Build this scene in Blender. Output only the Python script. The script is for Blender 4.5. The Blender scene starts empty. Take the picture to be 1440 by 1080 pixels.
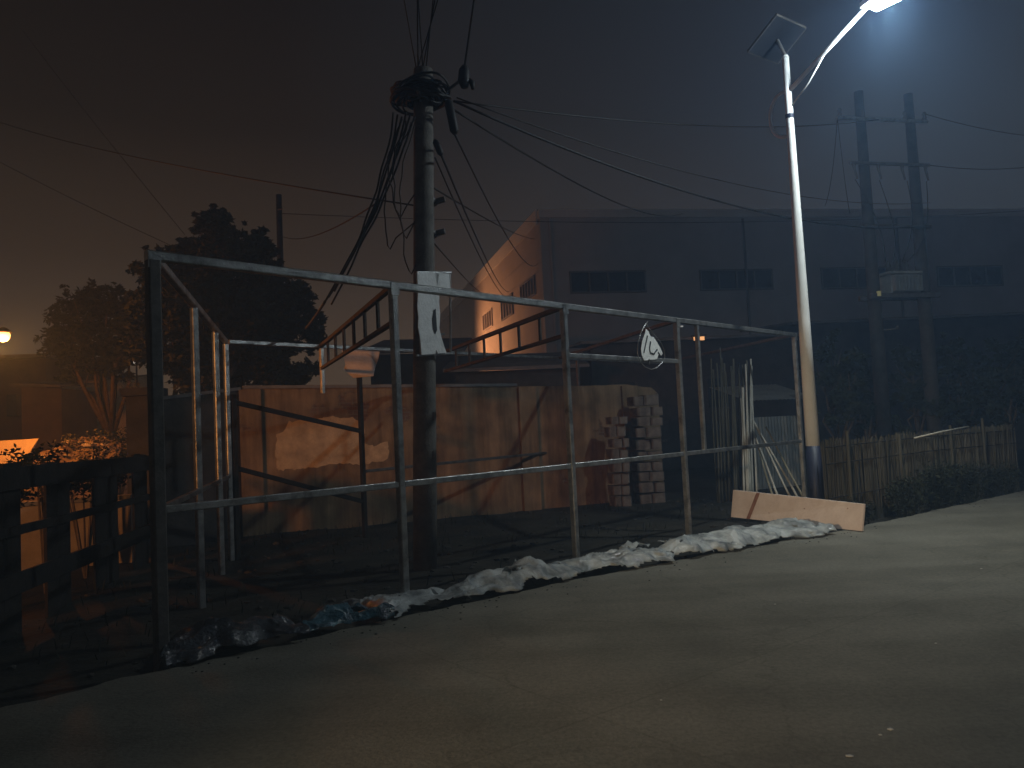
import bpy, bmesh, math, random
from mathutils import Vector, Matrix, noise
import mathutils

random.seed(7)
S = bpy.context.scene
COL = S.collection
V = Vector
PI = math.pi

# ------------------------------------------------------------------ camera
PITCH, ROLL, FPX, CAMZ = .057, .049, 1100.0, 1.6
_c, _s = math.cos(ROLL), math.sin(ROLL)


def at(px, py, Y):
    """world point at forward distance Y seen at pixel (px, py) of the 1440x1080 photograph"""
    a, b = px - 720, py - 540
    u = a * _c - b * _s
    v = a * _s + b * _c
    R, U = u / FPX, -v / FPX
    d = V((R, math.cos(PITCH) - U * math.sin(PITCH), math.sin(PITCH) + U * math.cos(PITCH)))
    return V((0, 0, CAMZ)) + d * (Y / d.y)


def on(px, py, z=0.0):
    a = at(px, py, 10.0)
    d = a - V((0, 0, CAMZ))
    return V((0, 0, CAMZ)) + d * ((z - CAMZ) / d.z)


cam_d = bpy.data.cameras.new('camera')
cam = bpy.data.objects.new('camera', cam_d)
COL.objects.link(cam)
cam_d.sensor_width = 36
cam_d.lens = 36 * FPX / 1440
cam_d.clip_start = .05
cam_d.clip_end = 600
fwd = V((0, math.cos(PITCH), math.sin(PITCH)))
up0 = V((0, -math.sin(PITCH), math.cos(PITCH)))
rt0 = V((1, 0, 0))
# image content is turned anticlockwise: verticals lean left at the top
right = rt0 * _c - up0 * _s * 1
up = rt0 * _s + up0 * _c
right = rt0 * _c + up0 * (-_s)
m = Matrix((right, up, -fwd)).transposed().to_4x4()
m.translation = V((0, 0, CAMZ))
cam.matrix_world = m
S.camera = cam

# ------------------------------------------------------------------ materials


def mat(name, col, rough=.8, metal=0.0, col2=None, scale=3.0, bump=0.0, bscale=None, spec=.3, detail=6.0, lo=.35, hi=.65,
        trans=0.0, emit=None, estr=0.0, alpha=1.0, stretch=None):
    m = bpy.data.materials.new(name)
    m.use_nodes = True
    nt = m.node_tree
    b = nt.nodes['Principled BSDF']
    b.inputs['Base Color'].default_value = (*col, 1)
    b.inputs['Roughness'].default_value = rough
    b.inputs['Metallic'].default_value = metal
    b.inputs['Specular IOR Level'].default_value = spec
    b.inputs['Transmission Weight'].default_value = trans
    b.inputs['Alpha'].default_value = alpha
    if emit:
        b.inputs['Emission Color'].default_value = (*emit, 1)
        b.inputs['Emission Strength'].default_value = estr
    tc = nt.nodes.new('ShaderNodeTexCoord')
    src = tc.outputs['Object']
    if stretch:
        mp = nt.nodes.new('ShaderNodeMapping')
        mp.inputs['Scale'].default_value = stretch
        nt.links.new(src, mp.inputs['Vector'])
        src = mp.outputs['Vector']
    if col2:
        n = nt.nodes.new('ShaderNodeTexNoise')
        n.inputs['Scale'].default_value = scale
        n.inputs['Detail'].default_value = detail
        n.inputs['Roughness'].default_value = .65
        nt.links.new(src, n.inputs['Vector'])
        r = nt.nodes.new('ShaderNodeValToRGB')
        r.color_ramp.elements[0].position = lo
        r.color_ramp.elements[1].position = hi
        r.color_ramp.elements[0].color = (*col, 1)
        r.color_ramp.elements[1].color = (*col2, 1)
        nt.links.new(n.outputs['Fac'], r.inputs['Fac'])
        nt.links.new(r.outputs['Color'], b.inputs['Base Color'])
    if bump:
        n2 = nt.nodes.new('ShaderNodeTexNoise')
        n2.inputs['Scale'].default_value = bscale or scale * 6
        n2.inputs['Detail'].default_value = 5
        nt.links.new(src, n2.inputs['Vector'])
        bp = nt.nodes.new('ShaderNodeBump')
        bp.inputs['Strength'].default_value = bump
        bp.inputs['Distance'].default_value = .02
        nt.links.new(n2.outputs['Fac'], bp.inputs['Height'])
        nt.links.new(bp.outputs['Normal'], b.inputs['Normal'])
    return m


M = {}
M['steel'] = mat('galvanised_steel', (.17, .17, .16), .36, .85, (.46, .465, .46), 6, .35, 60, .5, lo=.3, hi=.6)
M['dark_steel'] = mat('dull_steel', (.08, .075, .07), .55, .5, (.14, .13, .125), 9, .2, 50)
M['pole_concrete'] = mat('pole_concrete', (.10, .092, .082), .9, 0, (.17, .155, .14), 5, .4, 40)
M['far_pole'] = mat('weathered_pole', (.032, .03, .027), .9, 0, (.058, .053, .048), 5, .3, 40)
M['rusty'] = mat('rusty_steel', (.035, .027, .022), .75, .1, (.085, .062, .048), 12, .3, 50)
M['black_rubber'] = mat('black_cable', (.012, .012, .012), .6, 0, (.022, .02, .02), 20)
M['white_paint'] = mat('white_pole_paint', (.70, .70, .68), .38, 0, (.78, .78, .77), 4, .1, 30, .5)
M['navy'] = mat('navy_paint', (.01, .014, .035), .5, 0, (.02, .025, .05), 6, .2, 40)
M['sheet_white'] = mat('torn_white_sheet', (.62, .62, .60), .6, 0, (.82, .82, .80), 7, .3, 30, lo=.3, hi=.55)
M['sheet_pink'] = mat('faded_banner', (.50, .43, .40), .7, 0, (.62, .54, .52), 5, .3, 25)
M['ink'] = mat('black_ink', (.012, .012, .014), .6, 0, (.02, .02, .022), 20)
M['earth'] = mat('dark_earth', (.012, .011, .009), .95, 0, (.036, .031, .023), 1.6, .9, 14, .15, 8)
M['rubble'] = mat('rubble', (.022, .02, .017), .95, 0, (.06, .053, .045), 6, .6, 30)
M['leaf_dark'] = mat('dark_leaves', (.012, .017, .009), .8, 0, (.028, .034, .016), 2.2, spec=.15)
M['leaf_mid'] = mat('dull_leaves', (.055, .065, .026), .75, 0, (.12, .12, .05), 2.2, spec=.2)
M['weed'] = mat('weeds', (.010, .013, .006), .8, 0, (.030, .034, .016), 3, spec=.2)
M['bark'] = mat('bark', (.05, .038, .026), .95, 0, (.1, .075, .05), 8, .6, 30)
M['bamboo'] = mat('bamboo_stick', (.16, .145, .10), .7, 0, (.30, .275, .2), 6, .3, 40, stretch=(1, 1, .2))
M['bamboo_dark'] = mat('old_bamboo', (.042, .038, .028), .85, 0, (.098, .088, .063), 5, .3, 40, stretch=(1, 1, .2))
M['bamboo_pale'] = mat('pale_bamboo', (.34, .32, .27), .65, 0, (.50, .48, .42), 6, .3, 40, stretch=(1, 1, .2))
M['board'] = mat('painted_board', (.66, .53, .46), .65, 0, (.80, .67, .60), 4, .15, 30, .3)
M['board_stain'] = mat('rust_stain', (.22, .10, .06), .8, 0, (.33, .16, .10), 6)  # dark tone for the painted shadow stripe and the rusty nails
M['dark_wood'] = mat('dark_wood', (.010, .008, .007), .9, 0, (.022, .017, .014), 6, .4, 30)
M['facade'] = mat('factory_cladding', (.44, .445, .45), .75, 0, (.53, .53, .535), .6, .15, 20)
M['fascia'] = mat('pale_fascia', (.70, .69, .67), .6, 0, (.76, .75, .74), 1.0)
M['side_wall'] = mat('rendered_side_wall', (.44, .40, .36), .85, 0, (.56, .51, .46), .35, .15, 12)
M['panel'] = mat('solar_panel_back', (.008, .009, .012), .9, 0, (.012, .013, .017), 8, spec=.1)
M['glass'] = mat('dark_window_glass', (.012, .013, .015), .25, 0, (.02, .021, .023), 3, spec=.5)
M['frame_dark'] = mat('window_frame', (.16, .16, .165), .6, 0, (.2, .2, .2), 3)
M['shed_wall'] = mat('sooty_brick_shed', (.032, .029, .026), .9, 0, (.065, .058, .053), 2, .4, 20)  # dark mottled tone for sheds, gate pillar and side wall
M['shed_roof'] = mat('grey_sheet_roof', (.12, .115, .115), .7, .1, (.2, .19, .185), 2, .3, 20)
M['tin'] = mat('dull_tin', (.17, .18, .175), .6, .2, (.26, .27, .26), 2, .3, 20)
M['house_wall'] = mat('house_wall', (.10, .075, .058), .9, 0, (.16, .12, .095), 1.2, .3, 15)
M['low_render'] = mat('low_wall_render', (.20, .165, .13), .9, 0, (.30, .25, .20), 2.5, .3, 20)
M['block'] = mat('pale_block', (.07, .05, .04), .9, 0, (.21, .165, .135), 4, .4, 30)
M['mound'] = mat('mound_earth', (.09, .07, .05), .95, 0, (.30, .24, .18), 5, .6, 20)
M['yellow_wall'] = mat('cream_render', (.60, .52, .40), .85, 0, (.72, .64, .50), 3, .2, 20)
M['ceramic'] = mat('glazed_ceramic', (.07, .065, .06), .2, 0, (.1, .09, .08), 10, spec=.6)
M['yellow_band'] = mat('yellow_reflector', (.85, .70, .25), .25, 0, (.9, .76, .32), 10, spec=.8)
M['litter'] = mat('pale_litter', (.35, .34, .32), .6, 0, (.5, .49, .47), 8, .3, 40)


def glow(name, col, st):
    m = bpy.data.materials.new(name)
    m.use_nodes = True
    b = m.node_tree.nodes['Principled BSDF']
    b.inputs['Base Color'].default_value = (.8, .8, .8, 1)
    b.inputs['Emission Color'].default_value = (*col, 1)
    b.inputs['Emission Strength'].default_value = st
    return m


M['led'] = glow('led_lens', (.86, .95, 1.0), 60)
M['sodium'] = glow('sodium_lens', (1.0, .50, .13), 4.5)
M['small_white'] = glow('small_white_lamp', (1.0, .9, .78), 9)
M['small_amber'] = glow('amber_lamp', (1.0, .45, .16), 1.1)


def plastic(name, col, col2, tr, clear=0.0):
    m = bpy.data.materials.new(name)
    m.use_nodes = True
    nt = m.node_tree
    b = nt.nodes['Principled BSDF']
    out = nt.nodes['Material Output']
    b.inputs['Roughness'].default_value = .13
    b.inputs['Specular IOR Level'].default_value = 1.0
    tc = nt.nodes.new('ShaderNodeTexCoord')
    n = nt.nodes.new('ShaderNodeTexNoise')
    n.inputs['Scale'].default_value = 4.5
    n.inputs['Detail'].default_value = 8
    nt.links.new(tc.outputs['Object'], n.inputs['Vector'])
    r = nt.nodes.new('ShaderNodeValToRGB')
    r.color_ramp.elements[0].position = .36
    r.color_ramp.elements[1].position = .62
    r.color_ramp.elements[0].color = (*col, 1)
    r.color_ramp.elements[1].color = (*col2, 1)
    nt.links.new(n.outputs['Fac'], r.inputs['Fac'])
    nt.links.new(r.outputs['Color'], b.inputs['Base Color'])
    n2 = nt.nodes.new('ShaderNodeTexNoise')
    n2.inputs['Scale'].default_value = 34
    n2.inputs['Detail'].default_value = 6
    nt.links.new(tc.outputs['Object'], n2.inputs['Vector'])
    bp = nt.nodes.new('ShaderNodeBump')
    bp.inputs['Strength'].default_value = .65
    bp.inputs['Distance'].default_value = .03
    nt.links.new(n2.outputs['Fac'], bp.inputs['Height'])
    nt.links.new(bp.outputs['Normal'], b.inputs['Normal'])
    t = nt.nodes.new('ShaderNodeBsdfTranslucent')
    nt.links.new(r.outputs['Color'], t.inputs['Color'])
    mx = nt.nodes.new('ShaderNodeMixShader')
    mx.inputs['Fac'].default_value = tr
    nt.links.new(b.outputs['BSDF'], mx.inputs[1])
    nt.links.new(t.outputs['BSDF'], mx.inputs[2])
    tp = nt.nodes.new('ShaderNodeBsdfTransparent')
    mt = nt.nodes.new('ShaderNodeMixShader')
    mt.inputs['Fac'].default_value = clear
    nt.links.new(mx.outputs['Shader'], mt.inputs[1])
    nt.links.new(tp.outputs['BSDF'], mt.inputs[2])
    nt.links.new(mt.outputs['Shader'], out.inputs['Surface'])
    return m


M['plastic_clear'] = plastic('clear_plastic_film', (.24, .26, .265), (.70, .73, .73), .3, .18)
M['plastic_teal'] = plastic('teal_plastic_film', (.012, .055, .085), (.04, .14, .19), .2)
M['plastic_dark'] = plastic('dark_blue_plastic', (.015, .019, .025), (.06, .07, .085), .1)


def concrete_road():
    m = mat('road_concrete', (.155, .147, .122), .78, 0, (.21, .198, .165), 1.3, .35, 45, .25, 9)
    nt = m.node_tree
    b = nt.nodes['Principled BSDF']
    ramp = [n for n in nt.nodes if n.type == 'VALTORGB'][0]
    tc = [n for n in nt.nodes if n.type == 'TEX_COORD'][0]
    # broad stains
    n = nt.nodes.new('ShaderNodeTexNoise')
    n.inputs['Scale'].default_value = .33
    n.inputs['Detail'].default_value = 4
    nt.links.new(tc.outputs['Object'], n.inputs['Vector'])
    r = nt.nodes.new('ShaderNodeValToRGB')
    r.color_ramp.elements[0].position = .35
    r.color_ramp.elements[1].position = .66
    r.color_ramp.elements[0].color = (.80, .785, .75, 1)
    r.color_ramp.elements[1].color = (1.0, 1.0, 1.0, 1)
    nt.links.new(n.outputs['Fac'], r.inputs['Fac'])
    mx = nt.nodes.new('ShaderNodeMixRGB')
    mx.blend_type = 'MULTIPLY'
    mx.inputs[0].default_value = 1
    nt.links.new(ramp.outputs['Color'], mx.inputs[1])
    nt.links.new(r.outputs['Color'], mx.inputs[2])
    # slab joints, with a little wander
    mp = nt.nodes.new('ShaderNodeMapping')
    mp.inputs['Rotation'].default_value = (0, 0, -math.radians(38))
    mp.inputs['Location'].default_value = (1.2, .35, 0)
    nt.links.new(tc.outputs['Object'], mp.inputs['Vector'])
    br = nt.nodes.new('ShaderNodeTexBrick')
    br.inputs['Scale'].default_value = 1
    br.inputs['Mortar Size'].default_value = .012
    br.inputs['Mortar Smooth'].default_value = .6
    br.inputs['Brick Width'].default_value = 4.2
    br.inputs['Row Height'].default_value = 3.6
    br.offset = 0
    br.inputs['Color1'].default_value = (1, 1, 1, 1)
    br.inputs['Color2'].default_value = (.93, .93, .93, 1)
    br.inputs['Mortar'].default_value = (.84, .83, .81, 1)
    nt.links.new(mp.outputs['Vector'], br.inputs['Vector'])
    mx2 = nt.nodes.new('ShaderNodeMixRGB')
    mx2.blend_type = 'MULTIPLY'
    mx2.inputs[0].default_value = 1
    nt.links.new(mx.outputs['Color'], mx2.inputs[1])
    nt.links.new(br.outputs['Color'], mx2.inputs[2])
    # hairline cracks and rubbed tyre tracks
    vo = nt.nodes.new('ShaderNodeTexVoronoi')
    vo.feature = 'DISTANCE_TO_EDGE'
    vo.inputs['Scale'].default_value = .42
    wn_ = nt.nodes.new('ShaderNodeTexNoise')
    wn_.inputs['Scale'].default_value = 1.7
    wn_.inputs['Detail'].default_value = 6
    nt.links.new(tc.outputs['Object'], wn_.inputs['Vector'])
    ad_ = nt.nodes.new('ShaderNodeMixRGB')
    ad_.blend_type = 'ADD'
    ad_.inputs[0].default_value = .8
    nt.links.new(tc.outputs['Object'], ad_.inputs[1])
    nt.links.new(wn_.outputs['Color'], ad_.inputs[2])
    nt.links.new(ad_.outputs['Color'], vo.inputs['Vector'])
    cr_ = nt.nodes.new('ShaderNodeValToRGB')
    cr_.color_ramp.elements[0].position = .0015
    cr_.color_ramp.elements[1].position = .007
    cr_.color_ramp.elements[0].color = (.84, .83, .81, 1)
    cr_.color_ramp.elements[1].color = (1, 1, 1, 1)
    nt.links.new(vo.outputs['Distance'], cr_.inputs['Fac'])
    mx3 = nt.nodes.new('ShaderNodeMixRGB')
    mx3.blend_type = 'MULTIPLY'
    mx3.inputs[0].default_value = 1
    nt.links.new(mx2.outputs['Color'], mx3.inputs[1])
    nt.links.new(cr_.outputs['Color'], mx3.inputs[2])
    mp2 = nt.nodes.new('ShaderNodeMapping')
    mp2.inputs['Rotation'].default_value = (0, 0, -math.radians(38))
    mp2.inputs['Scale'].default_value = (.12, 1.6, 1)
    nt.links.new(tc.outputs['Object'], mp2.inputs['Vector'])
    tn = nt.nodes.new('ShaderNodeTexNoise')
    tn.inputs['Scale'].default_value = 1.1
    tn.inputs['Detail'].default_value = 7
    nt.links.new(mp2.outputs['Vector'], tn.inputs['Vector'])
    tr_ = nt.nodes.new('ShaderNodeValToRGB')
    tr_.color_ramp.elements[0].position = .36
    tr_.color_ramp.elements[1].position = .6
    tr_.color_ramp.elements[0].color = (.8, .79, .77, 1)
    tr_.color_ramp.elements[1].color = (1, 1, 1, 1)
    nt.links.new(tn.outputs['Fac'], tr_.inputs['Fac'])
    mx4 = nt.nodes.new('ShaderNodeMixRGB')
    mx4.blend_type = 'MULTIPLY'
    mx4.inputs[0].default_value = 1
    nt.links.new(mx3.outputs['Color'], mx4.inputs[1])
    nt.links.new(tr_.outputs['Color'], mx4.inputs[2])
    fg = nt.nodes.new('ShaderNodeTexNoise')
    fg.inputs['Scale'].default_value = 28
    fg.inputs['Detail'].default_value = 8
    fg.inputs['Roughness'].default_value = .8
    nt.links.new(tc.outputs['Object'], fg.inputs['Vector'])
    fr_ = nt.nodes.new('ShaderNodeValToRGB')
    fr_.color_ramp.elements[0].position = .38
    fr_.color_ramp.elements[1].position = .62
    fr_.color_ramp.elements[0].color = (.72, .71, .69, 1)
    fr_.color_ramp.elements[1].color = (1.1, 1.1, 1.1, 1)
    nt.links.new(fg.outputs['Fac'], fr_.inputs['Fac'])
    mx5 = nt.nodes.new('ShaderNodeMixRGB')
    mx5.blend_type = 'MULTIPLY'
    mx5.inputs[0].default_value = 1
    nt.links.new(mx4.outputs['Color'], mx5.inputs[1])
    nt.links.new(fr_.outputs['Color'], mx5.inputs[2])
    nt.links.new(mx5.outputs['Color'], b.inputs['Base Color'])
    return m


M['road'] = concrete_road()


def wall_material():
    """old render, peeled in patches, brick courses showing where it is gone"""
    m = bpy.data.materials.new('old_rendered_brick')
    m.use_nodes = True
    nt = m.node_tree
    b = nt.nodes['Principled BSDF']
    b.inputs['Roughness'].default_value = .9
    b.inputs['Specular IOR Level'].default_value = .2
    tc = nt.nodes.new('ShaderNodeTexCoord')
    sep = nt.nodes.new('ShaderNodeSeparateXYZ')
    nt.links.new(tc.outputs['Object'], sep.inputs[0])
    cmb = nt.nodes.new('ShaderNodeCombineXYZ')
    nt.links.new(sep.outputs['X'], cmb.inputs['X'])
    nt.links.new(sep.outputs['Z'], cmb.inputs['Y'])
    br = nt.nodes.new('ShaderNodeTexBrick')
    br.inputs['Scale'].default_value = 1
    br.inputs['Brick Width'].default_value = .25
    br.inputs['Row Height'].default_value = .075
    br.inputs['Mortar Size'].default_value = .01
    br.inputs['Color1'].default_value = (.12, .07, .05, 1)
    br.inputs['Color2'].default_value = (.17, .10, .07, 1)
    br.inputs['Mortar'].default_value = (.18, .16, .13, 1)
    nt.links.new(cmb.outputs[0], br.inputs['Vector'])
    n = nt.nodes.new('ShaderNodeTexNoise')
    n.inputs['Scale'].default_value = .75
    n.inputs['Detail'].default_value = 7
    n.inputs['Roughness'].default_value = .6
    nt.links.new(tc.outputs['Object'], n.inputs['Vector'])
    r = nt.nodes.new('ShaderNodeValToRGB')
    r.color_ramp.elements[0].position = .37
    r.color_ramp.elements[1].position = .40
    nt.links.new(n.outputs['Fac'], r.inputs['Fac'])
    n3 = nt.nodes.new('ShaderNodeTexNoise')
    n3.inputs['Scale'].default_value = 2.2
    n3.inputs['Detail'].default_value = 8
    nt.links.new(tc.outputs['Object'], n3.inputs['Vector'])
    r3 = nt.nodes.new('ShaderNodeValToRGB')
    r3.color_ramp.elements[0].color = (.15, .105, .062, 1)
    r3.color_ramp.elements[1].color = (.31, .218, .13, 1)
    r3.color_ramp.elements[0].position = .3
    r3.color_ramp.elements[1].position = .7
    nt.links.new(n3.outputs['Fac'], r3.inputs['Fac'])
    mx = nt.nodes.new('ShaderNodeMixRGB')
    nt.links.new(r.outputs['Color'], mx.inputs[0])
    nt.links.new(br.outputs['Color'], mx.inputs[1])
    nt.links.new(r3.outputs['Color'], mx.inputs[2])
    mps = nt.nodes.new('ShaderNodeMapping')
    mps.inputs['Scale'].default_value = (1.6, 1, .16)
    nt.links.new(tc.outputs['Object'], mps.inputs['Vector'])
    ns = nt.nodes.new('ShaderNodeTexNoise')
    ns.inputs['Scale'].default_value = 2.4
    ns.inputs['Detail'].default_value = 8
    ns.inputs['Roughness'].default_value = .7
    nt.links.new(mps.outputs['Vector'], ns.inputs['Vector'])
    rs = nt.nodes.new('ShaderNodeValToRGB')
    rs.color_ramp.elements[0].position = .38
    rs.color_ramp.elements[1].position = .62
    rs.color_ramp.elements[0].color = (.52, .48, .43, 1)
    rs.color_ramp.elements[1].color = (1, 1, 1, 1)
    nt.links.new(ns.outputs['Fac'], rs.inputs['Fac'])
    ms = nt.nodes.new('ShaderNodeMixRGB')
    ms.blend_type = 'MULTIPLY'
    ms.inputs[0].default_value = 1
    nt.links.new(mx.outputs['Color'], ms.inputs[1])
    nt.links.new(rs.outputs['Color'], ms.inputs[2])
    nt.links.new(ms.outputs['Color'], b.inputs['Base Color'])
    bp = nt.nodes.new('ShaderNodeBump')
    bp.inputs['Strength'].default_value = .5
    bp.inputs['Distance'].default_value = .02
    nt.links.new(r.outputs['Color'], bp.inputs['Height'])
    nt.links.new(bp.outputs['Normal'], b.inputs['Normal'])
    return m


M['wall'] = wall_material()
M['wall_pale'] = mat('whitewashed_patch', (.32, .235, .145), .9, 0, (.54, .40, .25), 3.5, .5, 18, .2)

# ------------------------------------------------------------------ mesh builder


class MB:
    def __init__(self):
        self.v, self.f = [], []

    def add(self, vs, fs):
        o = len(self.v)
        self.v += [tuple(x) for x in vs]
        self.f += [tuple(i + o for i in q) for q in fs]
        return self

    def box(self, c, sx, sy, sz, rz=0.0):
        R = Matrix.Rotation(rz, 3, 'Z')
        vs = [V(c) + R @ V((x * sx / 2, y * sy / 2, z * sz / 2)) for x in (-1, 1) for y in (-1, 1) for z in (-1, 1)]
        return self.add(vs, [(0, 1, 3, 2), (4, 6, 7, 5), (0, 4, 5, 1), (2, 3, 7, 6), (0, 2, 6, 4), (1, 5, 7, 3)])

    def bar(self, p, q, w, h, side=None):
        """box section from p to q; w along side, h across"""
        p, q = V(p), V(q)
        d = (q - p).normalized()
        if side is None:
            side = d.cross(V((0, 0, 1)))
            if side.length < .05:
                side = V((1, 0, 0))
        side = (V(side) - d * d.dot(V(side))).normalized()
        o = d.cross(side)
        b = min(w, h) * .12
        ring = [(-w / 2 + b, -h / 2), (w / 2 - b, -h / 2), (w / 2, -h / 2 + b), (w / 2, h / 2 - b), (w / 2 - b, h / 2), (-w / 2 + b, h / 2), (-w / 2, h / 2 - b), (-w / 2, -h / 2 + b)]
        vs = [P + side * a + o * c for P in (p, q) for a, c in ring]
        fs = [(i, (i + 1) % 8, 8 + (i + 1) % 8, 8 + i) for i in range(8)]
        fs += [tuple(range(7, -1, -1)), tuple(range(8, 16))]
        return self.add(vs, fs)

    def tube(self, pts, r, n=8, cap=True):
        pts = [V(p) for p in pts]
        rs = r if isinstance(r, (list, tuple)) else [r] * len(pts)
        ref = None
        vs = []
        for i, p in enumerate(pts):
            a = pts[max(0, i - 1)]
            b = pts[min(len(pts) - 1, i + 1)]
            d = (b - a).normalized()
            if ref is None:
                ref = d.cross(V((0, 0, 1)))
                if ref.length < .05:
                    ref = V((1, 0, 0))
            s = (ref - d * d.dot(ref))
            s = s.normalized() if s.length > 1e-4 else V((1, 0, 0))
            ref = s
            o = d.cross(s)
            for k in range(n):
                t = 2 * PI * k / n
                vs.append(p + (s * math.cos(t) + o * math.sin(t)) * rs[i])
        fs = []
        for i in range(len(pts) - 1):
            for k in range(n):
                fs.append((i * n + k, i * n + (k + 1) % n, (i + 1) * n + (k + 1) % n, (i + 1) * n + k))
        if cap:
            fs += [tuple(range(n - 1, -1, -1)), tuple((len(pts) - 1) * n + k for k in range(n))]
        return self.add(vs, fs)

    def prism(self, poly, off):
        """closed outline poly (list of 3-D points) extruded by vector off"""
        n = len(poly)
        off = V(off)
        vs = [V(p) for p in poly] + [V(p) + off for p in poly]
        fs = [tuple(range(n - 1, -1, -1)), tuple(range(n, 2 * n))]
        fs += [(i, (i + 1) % n, n + (i + 1) % n, n + i) for i in range(n)]
        return self.add(vs, fs)

    def blob(self, c, r, sub=2, amp=.3, fr=2.0, sq=(1, 1, 1), seed=0):
        bm = bmesh.new()
        bmesh.ops.create_icosphere(bm, subdivisions=sub, radius=1)
        vs = []
        for v in bm.verts:
            k = 1 + amp * noise.noise(v.co * fr + V((seed * 3.7, seed, 0)))
            vs.append(V(c) + V((v.co.x * sq[0], v.co.y * sq[1], v.co.z * sq[2])) * (r * k))
        fs = [tuple(v.index for v in f.verts) for f in bm.faces]
        bm.free()
        return self.add(vs, fs)

    def build(self, name, m, parent=None, smooth=False, origin=None):
        me = bpy.data.meshes.new(name)
        o3 = V(origin) if origin is not None else V((0, 0, 0))
        if parent is not None and origin is None:
            o3 = parent.location.copy()
        me.from_pydata([tuple(V(v) - o3) for v in self.v], [], self.f)
        me.update()
        bm = bmesh.new()
        bm.from_mesh(me)
        bmesh.ops.recalc_face_normals(bm, faces=bm.faces)
        bm.to_mesh(me)
        bm.free()
        if smooth:
            for p in me.polygons:
                p.use_smooth = True
        me.materials.append(m)
        o = bpy.data.objects.new(name, me)
        COL.objects.link(o)
        if parent is not None:
            o.parent = parent
            if origin is not None:
                o.location = o3 - world_loc(parent)
            else:
                o.location = (0, 0, 0)
        elif origin is not None:
            o.location = o3
        return o


def world_loc(o):
    l = V((0, 0, 0))
    while o is not None:
        l += o.location
        o = o.parent
    return l


def tag(o, label, cat, group=None):
    o['label'] = label
    o['category'] = cat
    if group:
        o['group'] = group
    return o


def thing(name, loc, label, cat, group=None):
    o = bpy.data.objects.new(name, None)
    o.empty_display_size = .2
    COL.objects.link(o)
    o.location = loc
    return tag(o, label, cat, group)


def part(mb, name, m, parent, smooth=False):
    """part whose mesh is given in world coordinates (things are never turned when built)"""
    o = mb.build(name, m, None, smooth, origin=world_loc(parent))
    o.parent = parent
    o.location = (0, 0, 0)
    return o


def structure(o):
    o['kind'] = 'structure'
    return o


def stuff(o):
    o['kind'] = 'stuff'
    return o


# ------------------------------------------------------------------ ground and road
YARD = -.10
EDGE = [V((-30, -21.5, 0)), V((-8, .75, 0)), V((-2.55, 5.73, 0)), V((-1.04, 7.0, 0)), V((.73, 8.38, 0)), V((2.95, 9.85, 0)), V((4.67, 10.95, 0)), V((9.33, 14.53, 0)), V((20, 23, 0)), V((60, 54, 0))]


def ground_height(x, y):
    # distance from the road edge decides how rough the earth is
    return .05 * noise.noise(V((x * .9, y * .9, 0))) + .02 * noise.noise(V((x * 3.1, y * 3.1, 4)))


xs = [-80, -50, -30, -20] + [-15 + .35 * i for i in range(100)] + [24, 30, 40, 60, 100]
ys = [-40, -20, -8, 0, 3] + [4.5 + .35 * i for i in range(64)] + [30, 36, 45, 60, 75, 88]
vs = [(x, y, YARD + ground_height(x, y)) for y in ys for x in xs]
nx = len(xs)
fs = [(j * nx + i, j * nx + i + 1, (j + 1) * nx + i + 1, (j + 1) * nx + i) for j in range(len(ys) - 1) for i in range(nx - 1)]
# lower the earth under the road slab


def side_of_edge(x, y):
    best = None
    for a, b in zip(EDGE[:-1], EDGE[1:]):
        d = (b - a).xy
        t = max(0, min(1, (V((x, y)) - a.xy).dot(d) / d.dot(d)))
        q = a.xy + d * t
        dist = (V((x, y)) - q).length
        sg = d.x * (y - a.y) - d.y * (x - a.x)
        if best is None or dist < best[0]:
            best = (dist, sg)
    return best[0] * (1 if best[1] > 0 else -1)


vs = [(x, y, (z if side_of_edge(x, y) > .2 else -.16)) for x, y, z in vs]
structure(MB().add(vs, fs).build('ground', M['earth'], smooth=True))

rb = MB()
dense = []
for a, b in zip(EDGE[:-1], EDGE[1:]):
    n = max(1, int((b - a).length / .1)) if (b - a).length < 8 else 8
    for i in range(n):
        p = a.lerp(b, i / n)
        if n > 1 and -6 < p.x < 12:
            p = p + V((.06 * noise.noise(p * 2.3) + .05 * noise.noise(p * 7), .06 * noise.noise(p * 2.1 + V((9, 0, 0))) + .05 * noise.noise(p * 8 + V((0, 5, 0))), 0))
        dense.append(p)
dense.append(EDGE[-1])
poly = dense + [V((80, 40, 0)), V((80, -38, 0)), V((-30, -38, 0))]
rb.prism(poly, (0, 0, -.22))
structure(rb.build('road', M['road']))

# loose dirt and grit swept along the slab edge
random.seed(3)
gb = MB()
for i in range(260):
    t = random.random() ** .8
    k = random.random() * 6.2
    seg = EDGE[2:8]
    ii = min(int(k * 5 / 6.2), 4)
    p = seg[ii].lerp(seg[ii + 1], (k * 5 / 6.2) - ii)
    d = (seg[ii + 1] - seg[ii]).normalized()
    nrm = V((d.y, -d.x, 0))
    p = p + nrm * (random.gauss(.05, .22))
    r = random.uniform(.003, .010)
    if side_of_edge(p.x, p.y) < -.01:
        gb.blob((p.x, p.y, .001 + r * .3), r, 1, .4, 2, (1.3, 1, .6), i)
stuff(gb.build('gravel', M['rubble']))
lb_ = MB()
for px, py, r in ((1195, 1064, .014), (1252, 1026, .013), (1238, 1034, .008), (1316, 905, .007), (1090, 850, .006), (930, 985, .005), (1380, 800, .008)):
    p = on(px, py, 0)
    lb_.blob((p.x, p.y, .003), r, 1, .6, 2, (1.5, 1, .4), px)
stuff(lb_.build('litter', M['litter']))
rb = MB()
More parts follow.
